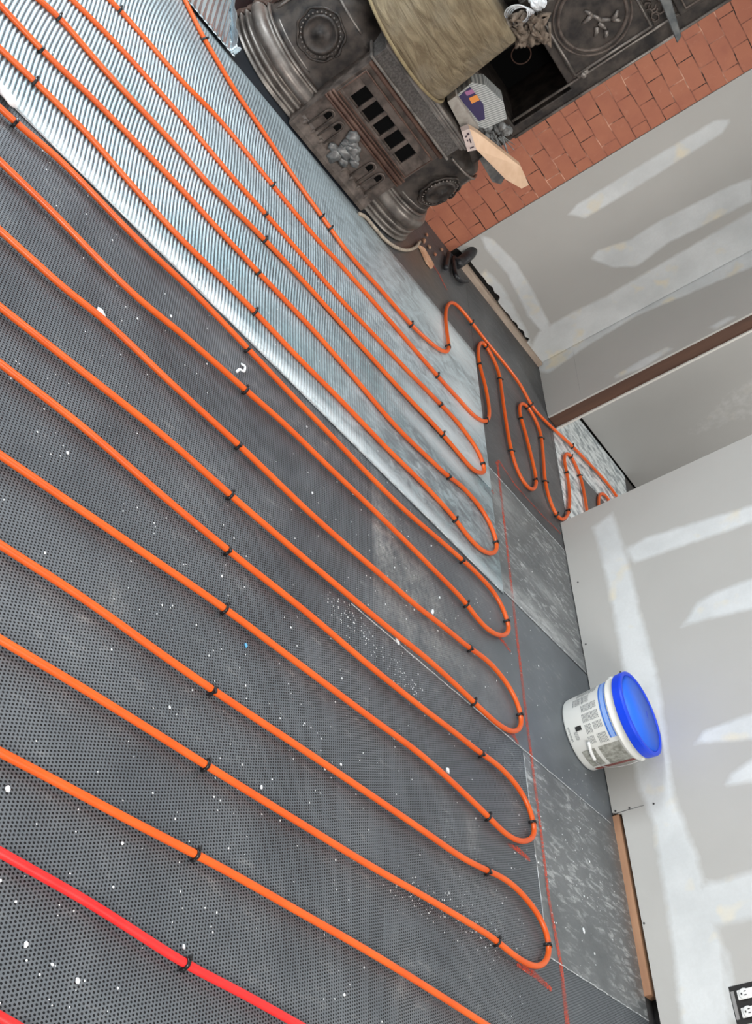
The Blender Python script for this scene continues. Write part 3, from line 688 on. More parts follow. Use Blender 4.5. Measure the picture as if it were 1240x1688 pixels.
camdir = math.atan2(-by, -bx)      # angle of the side facing the viewer
def cyl_patch(a0, a1, z0, z1, off, n=None):
    """curved patch; angle measured from the side facing the photographer, positive to their left"""
    bm = bmesh.new(); n = n or max(2, int(abs(a1-a0)/.08)); A = []; Bq = []
    for k in range(n+1):
        a = camdir+(a0+(a1-a0)*k/n)
        for z, L in ((z0, A), (z1, Bq)):
            r = rad(z)+off; L.append(bm.verts.new((bx+r*math.cos(a), by+r*math.sin(a), z+.001)))
    for k in range(n): bm.faces.new((A[k], A[k+1], Bq[k+1], Bq[k]))
    return bm
def join(bms):
    bm = bmesh.new()
    for b in bms:
        me = bpy.data.meshes.new('tmp'); b.to_mesh(me); b.free(); bm.from_mesh(me); bpy.data.meshes.remove(me)
    return bm
M_txt = mat('label_grey_print', (.26, .27, .27), .6); M_txtd = mat('label_dark_print', (.02, .02, .02), .6); M_bl = mat('label_blue_print', (.05, .18, .62), .5); M_bl2 = mat('label_pale_blue_print', (.25, .42, .85), .5)
M_pht = noisy('label_photo_print', (.20, .20, .17), (.42, .42, .38), 60, .6, bump=0)
rows_ = []
rnd = random.Random(3)
def textblock(a0, a1, z0, z1, line=.0055):
    out = []; z = z1
    while z-line*.55 > z0:
        a = a0
        while a < a1-.01:
            L = rnd.uniform(.03, .09); e = min(a+L, a1); out.append(cyl_patch(a, e, z-line*.55, z, .0008, 2)); a = e+.012
        z -= line
    return out
bl = []
for (a0, a1, z0, z1) in [(-.62, -.42, .085, .150), (-.36, -.14, .078, .152), (-.08, .16, .080, .110), (-.08, .10, .118, .155), (.22, .42, .075, .105), (.22, .48, .115, .155), (-.95, -.68, .050, .120), (-1.25, -1.0, .060, .15)]:
    bl += textblock(a0-.12, a1-.12, z0, z1)
# left/right sense: positive angle to the left
bl += textblock(-.12, .10, .030, .048, .004); bl += textblock(-.30, .10, .012, .020, .004)
obj('label_text', join(bl), M_txt, bk)['label'] = 'grey printed text blocks'
obj('label_square', cyl_patch(-.24, -.12, .044, .070, .0008), M_txtd, bk)['label'] = 'small black printed square'
obj('label_blue_band', join([cyl_patch(-1.40, .30, .164, .171, .0009), cyl_patch(-1.40, .30, .186, .192, .0009)]), M_bl, bk)['label'] = 'dark blue label bands'
obj('label_pale_band', cyl_patch(-1.40, .30, .172, .185, .0009), M_bl2, bk)['label'] = 'pale blue label band'
obj('label_picture', join([cyl_patch(.42, 1.05, .03, .085, .0009), cyl_patch(.42, 1.15, .10, .19, .0009)]), M_pht, bk)['label'] = 'dark grey printed picture on the label'
obj('label_red_strip', cyl_patch(1.16, 1.36, .03, .19, .0009), mat('label_brown_red_print', (.22, .06, .05), .6), bk)['label'] = 'dull red strip on the label edge'
# bail handle hanging down over the front
an = camdir
def on(a, z, off=.004):
    r = rad(z)+off; return Vector((bx+r*math.cos(camdir+a), by+r*math.sin(camdir+a), z))
M_wire = mat('galvanised_wire', (.5, .5, .5), .3, .8)
Pth = catmull([on(1.7, .205), on(1.55, .17, .008), on(1.35, .125, .012), on(1.1, .09, .016), on(.85, .080, .016), on(.55, .083, .016), on(.35, .092, .014), on(0, .12, .012), on(-.5, .165, .01), on(-1.0, .195, .008), on(-1.44, .21)], 6)
Pth = catmull([on(1.52, .205), on(1.35, .15, .012), on(1.10, .095, .016), on(.85, .070, .018), on(.6, .068, .02), on(.22, .082, .02)], 6)
hd = obj('handle', tube(bmesh.new(), Pth, .0016, 8), M_wire, bk, True)
obj('grip', tube(bmesh.new(), catmull([on(.66, .069, .02), on(.45, .073, .022), on(.20, .083, .020)], 5), .0065, 12), mat('white_grip', (.85, .85, .83), .4), hd, True)['label'] = 'white plastic grip'
for a_ in (1.52, -1.62):
    bm = bmesh.new(); p = on(a_, .205, .002); lathe(bm, [(.011, -.004), (.011, .006), (.006, .008)], p, 16, Matrix.Rotation(camdir+a_, 3, 'Z')@Matrix.Rotation(PI/2, 3, 'Y')); obj('handle_lug', bm, M_pail, bk, True)
bm = bmesh.new(); p = Vector((bx-.02, by+.07, .2640)); box(bm, (p.x-.028, p.y-.003, p.z+.001), (p.x+.006, p.y+.003, p.z+.0026), 0); obj('lid_mark', bm, M_lid, l_)

# ------------------------------------------------------------------ wall box with receptacles
ex, ez = -1.285, .375
wb = thing('wall_socket', 'open socket box with two white receptacles in the drywall, bottom right', 'wall socket', (ex, YW, ez))
def WX(u, v, dy): return Vector((ex+u, YW+dy, ez+v))
bm = bmesh.new(); box(bm, WX(-.062, -.075, -.0015), WX(.062, .075, .0005), .0006, 1); obj('back_box', bm, mat('black_box', (.015, .014, .013), .6), wb)
M_white = mat('receptacle_white', (.88, .88, .86), .35); M_slot = mat('slot_dark', (.03, .03, .03), .5)
for u in (-.028, .028):
    dv = obj('receptacle', box(bmesh.new(), WX(u-.016, -.05, -.007), WX(u+.016, .05, -.001), .003), M_white, wb)
    for v in (-.026, .022):
        bm = bmesh.new(); lathe(bm, [(.0175, 0), (.0175, .003), (.015, .004)], WX(u, v, -.007), 20, Matrix.Rotation(PI/2, 3, 'X')); f_ = obj('socket_face', bm, M_white, dv, True)
        bm = bmesh.new(); box(bm, WX(u-.008, v+.001, -.0119), WX(u-.005, v+.009, -.0108)); box(bm, WX(u+.004, v+.001, -.0119), WX(u+.007, v+.009, -.0108)); box(bm, WX(u-.003, v-.010, -.0119), WX(u+.003, v-.005, -.0108))
        s_ = obj('socket_holes', bm, M_slot, dv)
for v in (-.066, .066):
    bm = bmesh.new(); box(bm, WX(-.045, v-.006, -.004), WX(.045, v+.006, -.001), .001, 1); obj('mounting_strap', bm, mat('zinc', (.45, .45, .44), .4, .8), wb)

# ------------------------------------------------------------------ stove
M_iron = noisy('dusty_cast_iron', (.016, .013, .012), (.070, .056, .047), 18, .5, .35, .0012)
M_iron2 = noisy('brown_dusty_iron', (.048, .036, .030), (.135, .105, .088), 24, .55, .3, .0012)
M_iron3 = noisy('polished_iron_mould', (.115, .10, .09), (.27, .24, .215), 13, .38, .5, .0008)
M_rust = noisy('rusty_brown_iron', (.060, .026, .017), (.13, .070, .048), 14, .6, .2, .001)
M_silverish = noisy('silvery_ornament', (.22, .22, .215), (.09, .09, .088), 40, .42, .5, .001)
M_soot_hole = mat('soot_and_hole_black', (.004, .004, .004), .95, 0, .05)
st = thing('cast_iron_stove', 'old ornate cast iron stove standing before the brick wall', 'stove', (-4.62, 1.80, .006))
SY = 1.80
def rrect(hx, hy, r, off, cx=-4.60, cy=SY, n=14):
    """rounded rectangle plan, offset outwards"""
    out = []; hx += off; hy += off; r = max(.01, r+off)
    for (sx, sy, a0) in ((1, -1, -PI/2), (1, 1, 0), (-1, 1, PI/2), (-1, -1, PI)):
        for k in range(n+1):
            a = a0+PI/2*k/n; out.append((cx+sx*(hx-r)+r*math.cos(a), cy+sy*(hy-r)+r*math.sin(a)))
    return out
def sweep(prof, hx, hy, r, cx=-4.60, cy=SY, cap=True):
    bm = bmesh.new(); rings = []
    for off, z in prof: rings.append([bm.verts.new((x, y, z)) for x, y in rrect(hx, hy, r, off, cx, cy)])
    n = len(rings[0])
    for A, Bq in zip(rings, rings[1:]):
        for k in range(n): bm.faces.new((A[k], A[(k+1) % n], Bq[(k+1) % n], Bq[k]))
    if cap: bm.faces.new(rings[0][::-1]); bm.faces.new(rings[-1])
    return bm
def torus_prof(off, z, r, n=6): return [(off+r*math.cos(-PI/2+PI*k/n), z+r*math.sin(-PI/2+PI*k/n)) for k in range(n+1)]
# plan of the base: front X=-4.30, half depth .30, half width .62
HX, HY, RR = .29, .63, .30
prof = [(-.03, .008), (0, .008), (0, .014), (-.035, .018)]+torus_prof(-.018, .031, .009)+[(-.046, .044)]+torus_prof(-.022, .058, .010)+[(-.052, .072), (-.022, .080), (-.012, .092), (-.012, .108), (-.018, .124), (-.034, .134), (-.058, .139)]+torus_prof(-.050, .150, .006)+[(-.066, .160)]
obj('base_moulding', sweep(prof, HX, HY, RR), M_iron3, st, True)
obj('base_body', sweep([(-.05, .150), (-.062, .17), (-.070, .20), (-.075, .42), (-.085, .46), (-.14, .50), (-.16, .515)], HX, HY, RR), M_iron, st, True)
# raised frame and rosettes on the corner panels
def plan_point(y, off, z):
    pts = rrect(HX, HY, RR, off, n=40); pts = [p for p in pts if p[0] > -4.6]
    p = min(pts, key=lambda q: abs(q[1]-y)); i = pts.index(p); a, b = pts[max(0, i-1)], pts[min(len(pts)-1, i+1)]
    t_ = Vector((b[0]-a[0], b[1]-a[1], 0)).normalized(); nrm = Vector((t_.y, -t_.x, 0))
    return Vector((p[0], p[1], z)), t_, nrm
for yy, zz in ((1.385, .30), (2.255, .295)):
    c, t_, nrm = plan_point(yy, -.072, zz)
    Mx = Matrix((t_, Vector((0, 0, 1)), nrm)).transposed()
    ro = obj('rosette', lathe(bmesh.new(), [(.001, .016), (.012, .015), (.016, .008), (.030, .009), (.034, .005), (.060, .006), (.064, .012), (.071, .012), (.075, .003), (.078, 0)], c, 40, Mx, cap=False), M_iron, st, True)
    bm = bmesh.new()
    for k in range(28):
        a = 2*PI*k/28; p = c+Mx@Vector((.083*math.cos(a), .083*math.sin(a), .003)); blob(bm, p, .0048, .0048, .0048, 0)
    obj('bead_ring', bm, M_iron3, ro, True)
    # leaf sprigs round the medallion
    bm = tube(bmesh.new(), [c+Mx@Vector(((.100+.004*math.sin(9*t))*math.cos(t), (.098+.004*math.cos(7*t))*math.sin(t), -.001)) for t in [2*PI*k/90 for k in range(90)]], [.004+.003*abs(math.sin(k*.45)) for k in range(90)], 6)
    obj('leaf_relief', bm, M_iron, ro, True)
def rib_on(y0, z0, y1, z1, r=.007, n=10, off=-.068, mt=None):
    P = []
    for k in range(n+1):
        c, _, nr = plan_point(y0+(y1-y0)*k/n, off, z0+(z1-z0)*k/n); P.append(c)
    return P
for s in (1, -1):
    fr = bmesh.new()
    Y = lambda y: SY+s*(y-SY)
    for a, b in (((1.245, .175), (1.50, .175)), ((1.245, .175), (1.245, .44)), ((1.245, .44), (1.50, .44))):
        tube(fr, rib_on(Y(a[0]), a[1], Y(b[0]), b[1]), .006, 8)
    obj('panel_frame', fr, M_iron3, st, True)
# ash box
Y0, Y1, XF = 1.545, 2.045, -4.262
def fb(x0, x1, y0, y1, z0, z1, bev=.003): return box(bmesh.new(), (x0, y0, z0), (x1, y1, z1), bev)
ab = obj('ash_box', fb(-4.50, XF-.012, Y0, Y1, .012, .47), M_iron2, st)
bm = bmesh.new()
prism(bm, [(XF-.013, Y0+.0, .012), (XF+.010, Y0, .012), (XF+.008, Y0, .03), (XF-.004, Y0, .06), (XF-.013, Y0, .07)], (0, Y1-Y0, 0)); obj('ash_box_foot', bm, M_iron2, ab)
# arched fluted panel with slots
def arch_slot(bm, yc, w_, z0, z1, x, d):
    pts = [(x, yc-w_, z0), (x, yc+w_, z0)]+[(x, yc+w_*math.cos(PI*k/10), z1+w_*math.sin(PI*k/10)) for k in range(11)]
    prism(bm, pts, (d, 0, 0))
for yc in (1.620, 1.685, 1.91, 1.972):
    bm = bmesh.new(); arch_slot(bm, yc, .012, .142, .163, XF-.0125, .0025); obj('arched_slot', bm, M_soot_hole, ab)  # flat black plate stands in for the darkness inside the slot
for yc in (1.620, 1.685, 1.91, 1.972):
    bm = bmesh.new()
    P = [Vector((XF-.009, yc-.021, .07)), Vector((XF-.007, yc-.021, .165))]+[Vector((XF-.006, yc-.021*math.cos(PI*k/8), .165+.021*math.sin(PI*k/8))) for k in range(1, 8)]+[Vector((XF-.007, yc+.021, .165)), Vector((XF-.009, yc+.021, .07))]
    tube(bm, P, .0045, 8); obj('arch_frame', bm, M_iron2, ab, True)
bm = bmesh.new()
for k in range(9):
    yc = 1.585+k*.0525
    tube(bm, [Vector((XF-.008, yc, .03)), Vector((XF-.008, yc, .075))], .008, 8)
box(bm, (XF-.0128, 1.56, .012), (XF-.011, 2.03, .08)); obj('fluting', bm, M_iron2, ab, True)
# ornament in the middle
bm = bmesh.new()
for (y, z, a, b, c) in [(1.755, .185, .024, .02, .026), (1.775, .165, .02, .026, .02), (1.80, .150, .022, .028, .024), (1.83, .135, .018, .024, .018), (1.85, .12, .018, .018, .016), (1.79, .115, .02, .03, .024), (1.76, .145, .014, .014, .02), (1.775, .07, .022, .02, .03), (1.74, .09, .014, .016, .016), (1.82, .085, .016, .02, .018)]:
    blob(bm, (XF-.004, y, z), a*.8, b*1.35, c*1.25, y*10, 3)
obj('ornament', bm, M_silverish, ab, True)['label'] = 'silvery cast figure ornament'
# mid mouldings
bm = bmesh.new()
for z, r in ((.205, .006), (.222, .010), (.240, .006), (.43, .010)): tube(bm, [Vector((XF-.006, Y0-.004, z)), Vector((XF-.006, Y1+.004, z))], r, 10)
obj('front_moulding', bm, M_rust, ab, True)
# grate frame with five openings
cells = [(1.607+i*.0765, 1.664+i*.0765) for i in range(5)]
bm = bmesh.new(); zc0, zc1 = .273, .358
box(bm, (XF-.013, Y0+.012, .252), (XF, Y1-.012, zc0), .003); box(bm, (XF-.013, Y0+.012, zc1), (XF, Y1-.012, .400), .003)
ys_ = [Y0+.012]+[v for c in cells for v in c]+[Y1-.012]
for i in range(0, len(ys_), 2): box(bm, (XF-.013, ys_[i], zc0-.002), (XF-.002, ys_[i+1], zc1+.002), .0015, 1)
gf = obj('grate_frame', bm, M_iron2, ab)
bm = bmesh.new(); tube(bm, [Vector((XF+.001, Y0+.014, .396)), Vector((XF+.001, Y1-.014, .396)), Vector((XF+.001, Y1-.014, .257)), Vector((XF+.001, Y0+.014, .257)), Vector((XF+.001, Y0+.014, .396))], .004, 8)
obj('grate_border', bm, M_rust, gf, True)
bm = bmesh.new(); box(bm, (XF-.0125, 1.60, .28), (XF-.0118, 1.98, .355)); obj('grate_opening', bm, M_soot_hole, gf)['label'] = 'five black square openings'  # black sheet paints the dark depth behind the grate bars
# cornice and shelf
obj('shelf_fascia', fb(-4.52, XF+.002, Y0-.015, Y1+.012, .445, .520, .004), noisy('speckled_iron', (.13, .118, .108), (.055, .048, .044), 120, .6, .3, .0015), ab)
bm = bmesh.new()
for z, r, x in ((.450, .007, .004), (.524, .006, .003), (.538, .006, .009), (.552, .008, .013)):
    tube(bm, [Vector((-4.48, Y0-.02-x, z)), Vector((XF+x, Y0-.02-x, z)), Vector((XF+x, Y1+.016+x, z)), Vector((-4.48, Y1+.016+x, z))], r, 8)
box(bm, (-4.52, Y0-.022, .515), (XF+.006, Y1+.018, .556), .002)
obj('shelf', bm, M_iron3, ab)
# main body
bd = obj('body', box(bmesh.new(), (-4.90, 1.28, .50), (-4.73, 2.235, .72), .01), M_iron, st)
bm = bmesh.new()
XB = -4.43
box(bm, (-4.90, 1.28, .69), (-4.72, 1.885, 1.75), .01); box(bm, (-4.90, 1.884, .56), (XB, 1.8855, 1.02))            # left block
box(bm, (-4.90, 2.190, .69), (XB, 2.235, 1.75), .006)           # right pillar
box(bm, (-4.90, 1.88, .69), (XB, 2.20, .725), .005)             # sill
box(bm, (-4.90, 1.88, 1.00), (XB, 2.20, 1.75), .005)            # above the opening
box(bm, (-4.90, 1.88, .70), (-4.78, 2.20, 1.02), .0)            # rear of the firebox
obj('firebox', bm, M_iron, st)
bm = bmesh.new(); box(bm, (-4.78, 1.886, .726), (-4.775, 2.19, .999)); obj('firebox_lining', bm, M_soot_hole, st)
Mx = Matrix(((0, 0, 1), (1, 0, 0), (0, 1, 0)))
bm = bmesh.new(); c = Vector((-4.774, 2.17, .88))
lathe(bm, [(.040, 0), (.043, .004), (.046, 0)], Vector((-4.774, 2.09, .86)), 32, Mx, cap=False); obj('inner_medallion', bm, M_rust, st, True)
# door with ring and figure
dz0, dz1, dy0, dy1 = 1.035, 1.40, 1.80, 2.150
bm = bmesh.new(); box(bm, (-4.72, 1.76, 1.00), (XB, 1.89, 1.75), .005); obj('door_post', bm, M_iron, st)
bm = bmesh.new(); box(bm, (XB, dy0, dz0), (XB+.022, dy1, dz1), .004); dr = obj('door', bm, M_iron, st)
bm = bmesh.new(); P4 = [(dy0+.012, dz0+.012), (dy1-.012, dz0+.012), (dy1-.012, dz1-.012), (dy0+.012, dz1-.012)]
for i in range(4):
    a, b = P4[i], P4[(i+1) % 4]; tube(bm, [Vector((XB+.024, a[0], a[1])), Vector((XB+.024, b[0], b[1]))], .006, 8)
obj('door_frame', bm, M_iron3, dr, True)
dc = Vector((XB+.022, 1.965, 1.215))
bm = bmesh.new()
lathe(bm, [(.128, 0), (.131, .008), (.138, .009), (.143, .003)], dc, 56, Mx, cap=False); lathe(bm, [(.150, 0), (.153, .006), (.158, .006), (.161, 0)], dc, 56, Mx, cap=False)
obj('door_ring', bm, M_iron2, dr, True)
bm = bmesh.new()      # relief figure: body, limbs
cfg = [((1.995, 1.235), (1.955, 1.215)), ((1.995, 1.235), (2.02, 1.275)), ((2.0, 1.225), (2.045, 1.235)), ((2.045, 1.235), (2.07, 1.215)), ((1.955, 1.215), (1.965, 1.17)), ((1.955, 1.215), (1.925, 1.20)), ((2.01, 1.21), (2.04, 1.185)), ((2.02, 1.275), (2.0, 1.31)), ((2.02, 1.275), (2.045, 1.30))]
for a, b in cfg:
    tube(bm, [Vector((dc.x+.006, a[0], a[1])), Vector((dc.x+.010, (a[0]+b[0])/2, (a[1]+b[1])/2+.004)), Vector((dc.x+.004, b[0], b[1]))], [.011, .009, .005], 8)
obj('door_figure', bm, M_iron3, dr, True)['label'] = 'raised metal figure on the door'
bm = bmesh.new(); tube(bm, [Vector((XB+.02, 2.15, 1.05)), Vector((XB+.02, 2.15, 1.10))], .013, 12); blob(bm, (XB+.035, 2.150, 1.075), .014, .014, .014, 0, 2)
obj('hinge', bm, M_iron3, dr, True)
bm = bmesh.new(); tube(bm, [Vector((XB+.004, 2.165, .73)), Vector((XB+.004, 2.165, 1.70))], .006, 8); tube(bm, [Vector((XB+.004, 2.235, .70)), Vector((XB+.004, 2.235, 1.74))], .007, 8); obj('pillar_bead', bm, M_iron3, st, True)
# scrollwork above the door and upper panel
bm = bmesh.new(); r5 = random.Random(5)
for k in range(26):
    y = r5.uniform(2.03, 2.13); z = r5.uniform(1.38, 1.56); a = r5.uniform(0, 6.28)
    tube(bm, [Vector((XB+.006, y+.016*math.cos(a+t*1.1), z+.016*math.sin(a+t*1.1))) for t in range(5)], [.003, .004, .005, .004, .003], 6)
obj('scrollwork', bm, M_iron2, st, True)
bm = bmesh.new(); box(bm, (XB, 1.95, 1.50), (XB+.03, 2.17, 1.75), .005); obj('upper_panel', bm, M_iron, st)
bm = bmesh.new()
for d_ in (0, .03): 
    tube(bm, [Vector((XB+.032, 2.15-d_, 1.75)), Vector((XB+.032, 2.15-d_, 1.53+d_)), Vector((XB+.032, 1.96, 1.53+d_))], .006, 8)
obj('upper_panel_moulding', bm, M_iron2, st, True)
# steel side bracket (dark blade sticking out to the right)
bm = bmesh.new(); A = PX(1078, -25, -4.30); B_ = PX(1100, -25, -4.30); T = PX(1117, 72, -4.30); T2 = PX(1124, 60, -4.30)
prism(bm, [(-4.30, A[0], A[1]), (-4.30, T[0], T[1]), (-4.30, T2[0], T2[1]), (-4.30, B_[0], B_[1])], (-.02, 0, 0))
bmesh.ops.bevel(bm, geom=list(bm.edges), offset=.003, segments=1, affect='EDGES')
obj('side_bracket', bm, noisy('blued_steel', (.09, .10, .105), (.22, .22, .215), 15, .4, .6, .0008), st)['label'] = 'pointed grey steel bracket'

# fibre rope trim under the stove's right corner
P = [PZ(x, y, .012) for x, y in ((592, 352), (603, 358), (615, 372), (632, 392), (650, 406), (668, 412), (684, 408), (692, 398))]
tag(obj('fibre_rope', tube(bmesh.new(), catmull(P, 6), .0085, 8), noisy('beige_fibre', (.50, .42, .33), (.30, .25, .20), 60, .9), None, True), 'beige fibre rope lying round the right foot of the stove', 'rope')

# ------------------------------------------------------------------ roll on the shelf
def roll_mat():
    mt = mat('olive_brown_wool_roll', (.3, .24, .14), .9); t = NT(mt)
    n1 = t.noise(1., 6, .6, vec=t.pos((4, 4, 22), (.35, .15, 0)), dist=2.5); n2 = t.noise(6, 4)
    c = t.mix(t.ramp(n1, .35, .65), (.125, .090, .050), (.26, .205, .125)); c = t.mix(t.ramp(n2, .5, .7, 0, .5), c, (.21, .18, .13))
    t.col(c); t.bump(n1, .010); return mt
M_roll = roll_mat()
cx, cy = -4.415, 1.605
rl = thing('insulation_roll', 'big olive brown insulation roll standing on the stove shelf', 'insulation roll', (cx, cy, .557))
bm = bmesh.new(); n = 72; rings = []
for j in range(26):
    z = .557+.375*j/25; ring = []
    for k in range(n):
        a = 2*PI*k/n; r = .275+.010*mnoise.noise(Vector((math.cos(a)*1.5, math.sin(a)*1.5, z*3)))
        if j == 0: r -= .012
        sx_ = 1.02; tz = (.02*mnoise.noise(Vector((math.cos(a)*3, math.sin(a)*3, 9))) if j == 25 else 0)
        ring.append(bm.verts.new((cx+r*math.cos(a)*sx_, cy+r*math.sin(a)*(1.0-.12*(j/25)), z+tz)))
    rings.append(ring)
for A, Bq in zip(rings, rings[1:]):
    for k in range(n): bm.faces.new((A[k], A[(k+1) % n], Bq[(k+1) % n], Bq[k]))
bm.faces.new(rings[0][::-1]); bm.faces.new(rings[-1]); obj('wool', bm, M_roll, rl, True)
P = [Vector((cx+.283*math.cos(2*PI*k/60), cy+.277*math.sin(2*PI*k/60), .562)) for k in range(61)]
obj('bottom_edge', tube(bmesh.new(), P, .007, 8), noisy('ochre_edge', (.27, .21, .11), (.19, .14, .075), 30, .85), rl, True)['label'] = 'paler ochre edge'
bm = bmesh.new(); r8 = random.Random(8)
for k in range(46):
    q = (873+r8.gauss(0, 15), 48+r8.gauss(0, 9)); y, z = PX(q[0], q[1], -4.33); v = Vector((-4.33+r8.uniform(-.05, .03), y, z)); tube(bm, [v+Vector((r8.gauss(0, .012), r8.gauss(0, .018), r8.gauss(0, .014))) for _ in range(5)], [.006, .014, .016, .012, .005], 7)
obj('torn_wool', bm, noisy('grey_brown_wool', (.10, .075, .055), (.22, .17, .13), 50, .95, bump=.003), rl, True)['label'] = 'torn grey brown end'
# wire coil on the roll
bm = bmesh.new(); c0 = PZ(852, 2, .965)
P = []
for k in range(4*24+1):
    a = 2*PI*k/24; P.append(Vector((-4.33-.008*k/24+.030*math.cos(a), 1.745+.010*k/24+.040*math.sin(a), .982+.046*math.cos(a)+.004*k/24)))
tag(obj('wire_coil', tube(bm, P, .0028, 6), mat('shiny_wire', (.80, .81, .83), .35, .2), None, True), 'small shiny wire coil lying on the insulation roll', 'wire coil')
bm = bmesh.new(); y1, z1 = PX(884, 2, -4.33); c1 = Vector((-4.33, y1, z1))
for k in range(9): blob(bm, (c1.x+r8.uniform(-.03, .03), c1.y+r8.uniform(-.03, .03), c1.z+r8.uniform(-.012, .015)), r8.uniform(.018, .03), r8.uniform(.018, .03), r8.uniform(.014, .024), k+40, 3)
tag(obj('plastic_bag', bm, mat('white_plastic_film', (.68, .70, .72), .3), None, False), 'crumpled white plastic bag on top of the insulation roll', 'plastic bag')

# packet with label behind the board
def on_shelf(q, X): y, z = PX(q[0], q[1], X); return Vector((X, y, z))
pk = thing('tile_packet', 'striped white packet with a purple label on the stove shelf', 'packet', tuple(on_shelf((800, 200), -4.36)))
pts = [on_shelf(q, -4.34) for q in ((752, 158), (778, 136), (800, 140), (830, 168), (836, 196), (800, 212), (785, 208))]
def stripe_mat(name, a, b, sc_, rot):
    mt = mat(name, a, .5); t = NT(mt); wv = t.n('ShaderNodeTexWave'); wv.bands_direction = 'Y'; wv.inputs['Scale'].default_value = sc_; wv.inputs['Distortion'].default_value = .6
    t.l(t.pos((1, 1, 1), rot), wv.inputs[0]); t.col(t.mix(t.ramp(wv.outputs['Fac'], .3, .6), a, b)); return mt
obj('wrap', prism(bmesh.new(), pts, (-.10, 0, 0)), stripe_mat('striped_wrap', (.50, .51, .49), (.24, .25, .25), 34, (.25, 0, 0)), pk)
lp = [on_shelf(q, -4.337) for q in ((756, 160), (775, 143), (797, 172), (800, 196), (790, 200))]
obj('label_panel', prism(bmesh.new(), lp, (-.002, 0, 0)), mat('purple_label', (.035, .025, .09), .5), pk)['label'] = 'dark purple label'
lp = [on_shelf(q, -4.3355) for q in ((773, 162), (786, 156), (791, 165), (778, 171))]
obj('label_patch', prism(bmesh.new(), lp, (-.0014, 0, 0)), mat('orange_patch', (.75, .28, .06), .5), pk)['label'] = 'small orange patch'
lp = [on_shelf(q, -4.3355) for q in ((766, 152), (779, 147), (783, 153), (770, 158))]
obj('label_patch', prism(bmesh.new(), lp, (-.0014, 0, 0)), mat('pink_patch', (.35, .14, .28), .5), pk)['label'] = 'small pink patch'
# crumpled film between packet and brick
bm = bmesh.new()
for k in range(20):
    q = (808+r8.gauss(0, 20), 212+r8.gauss(0, 9)); p = on_shelf(q, -4.40+r8.uniform(-.05, .04)); blob(bm, p, .025, r8.uniform(.015, .035), r8.uniform(.010, .022), k+70, 2)
for k in range(14):
    p = on_shelf((820+r8.gauss(0, 8), 225+r8.gauss(0, 4)), -4.40); tube(bm, [p, p+Vector((r8.uniform(0, .03), r8.uniform(.04, .10), r8.uniform(-.04, .03)))], [.004, .0012], 5)
tag(obj('torn_film', bm, noisy('grey_dusty_film', (.26, .27, .27), (.12, .115, .11), 40, .6), None, False), 'torn grey film and fluff between packet and brick wall', 'packaging')
# pale block under the packet
blk = [on_shelf(q, -4.30) for q in ((738, 168), (752, 158), (790, 212), (775, 212), (762, 214))]
tag(obj('plaster_slab', prism(bmesh.new(), blk, (-.08, 0, 0)), noisy('pale_dusty_slab', (.40, .37, .33), (.28, .25, .22), 30, .8)), 'pale dusty slab on the shelf edge between roll and board', 'slab')
# light board: back-projected corners on its top face (level, z about .63) with real thickness
bdm = bmesh.new()
A0, A1, A2, A3 = [on_shelf(q, -4.22) for q in ((774, 212), (761, 217), (771, 250), (786, 247))]
A4 = on_shelf((790, 221), -4.23); B0 = on_shelf((859, 275), -4.30); B3 = on_shelf((872, 305), -4.32); B4 = on_shelf((860, 311), -4.32); B2 = on_shelf((834, 296), -4.29)
bd_ = thing('timber_board', 'light pine board resting on the stove shelf, pointing at the brick', 'board', tuple((A0+B3)/2))
bm = bmesh.new()
prism(bm, [A0, A3, B2, B4, B3, B0, A4], (-.045, .0, -.004)); obj('plank', bm, M_pine, bd_)
bm = bmesh.new(); prism(bm, [A0, A1, A2, A3], (-.044, 0, -.004)); obj('end_face', bm, noisy('pinkish_end', (.62, .50, .46), (.50, .40, .36), 30, .6), bd_)['label'] = 'paler printed end of the board'
bm = bmesh.new()
E = lambda u, v: A0+(A1-A0)*u+(A3-A0)*v+Vector((.0012, 0, 0))
for i in range(3):
    v0 = .15+i*.27
    for (u0, u1, w0, w1) in (((.2, .5, v0, v0+.10), (.55, .8, v0+.08, v0+.16)), ((.3, .45, v0, v0+.2), (.6, .75, v0, v0+.08)), ((.2, .7, v0+.1, v0+.16),))[i]:
        prism(bm, [E(u0, w0), E(u1, w0), E(u1, w1), E(u0, w1)], (-.001, 0, 0))
obj('end_print', bm, mat('dark_print', (.05, .03, .04), .6), bd_)
# grey metal edge below the board
G = [on_shelf(q, -4.38) for q in ((790, 262), (798, 258), (832, 294), (826, 304), (812, 300))]
tag(obj('metal_channel', prism(bmesh.new(), G, (-.10, 0, 0)), noisy('dull_metal', (.26, .25, .23), (.10, .10, .10), 20, .5, .5)), 'short grey metal channel under the pine board', 'metal channel')
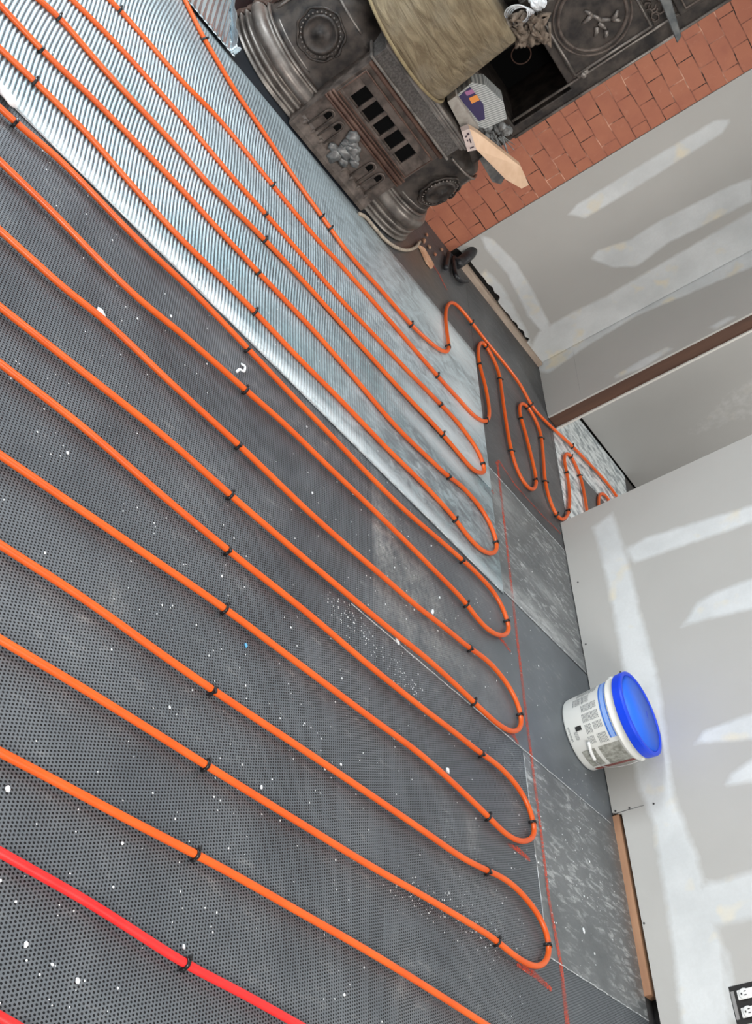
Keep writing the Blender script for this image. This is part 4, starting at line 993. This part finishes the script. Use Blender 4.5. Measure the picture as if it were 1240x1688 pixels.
# stove right cheek under the shelf (behind the board)
bm = bmesh.new(); box(bm, (-4.86, 2.03, .44), (-4.46, 2.26, .73), .02); obj('side_cheek', bm, M_iron, st)

# ------------------------------------------------------------------ bits in the wall corner
M_blk = noisy('black_rubber', (.008, .008, .010), (.03, .03, .034), 30, .4)
def q3(x, y, z): return PZ(x, y, z)
hs = thing('cable_elbow', 'black rubber elbow coming out of the wall beside the brick', 'cable', tuple(PZ(750, 435, 0)))
y_, z_ = PX(752, 405, -4.93)
P = [Vector((-4.985, 2.93, .10)), Vector((-4.93, 2.915, .085)), Vector((-4.87, 2.89, .04)), Vector((-4.84, 2.87, .026))]
obj('sleeve', tube(bmesh.new(), catmull(P, 4), .030, 14), M_blk, hs, True)
for px_, nm in (([(740, 418), (738, 430), (735, 442)], 0), ([(749, 425), (749, 440), (752, 455), (760, 462), (770, 463)], 1)):
    P = [PZ(x, y, .020) for x, y in px_]; obj('cable', tube(bmesh.new(), catmull(P, 4), .013, 12), M_blk, hs, True)
r9 = random.Random(11); M_deb = noisy('brick_rubble', (.36, .13, .07), (.45, .30, .20), 50, .9)
for i, (q, s, lb) in enumerate([((697, 398), .016, 'brick rubble crumb against the fibre rope'), ((706, 408), .013, 'brick rubble crumb below the brick corner'), ((716, 420), .012, 'brick rubble crumb nearest the chalk streak'), ((702, 388), .012, 'brick rubble crumb at the stove foot'), ((727, 412), .012, 'brick rubble crumb beside the black elbow')]):
    bm = bmesh.new(); p = PZ(q[0], q[1], .004); blob(bm, (p.x, p.y, .004+s*.5), s, s*.8, s*.6, i+3, 2); tag(obj('brick_crumb', bm, M_deb), lb, 'debris', 'brick rubble by the stove')
bm = bmesh.new(); pts = [PZ(x, y, .014) for x, y in ((692, 404), (700, 408), (716, 436), (713, 442), (705, 432))]
prism(bm, pts, (0, 0, -.010)); tag(obj('wood_splinter', bm, noisy('fresh_splinter', (.72, .46, .30), (.55, .28, .16), 30, .7)), 'pale wood splinter on dark foil below the brick corner', 'splinter')
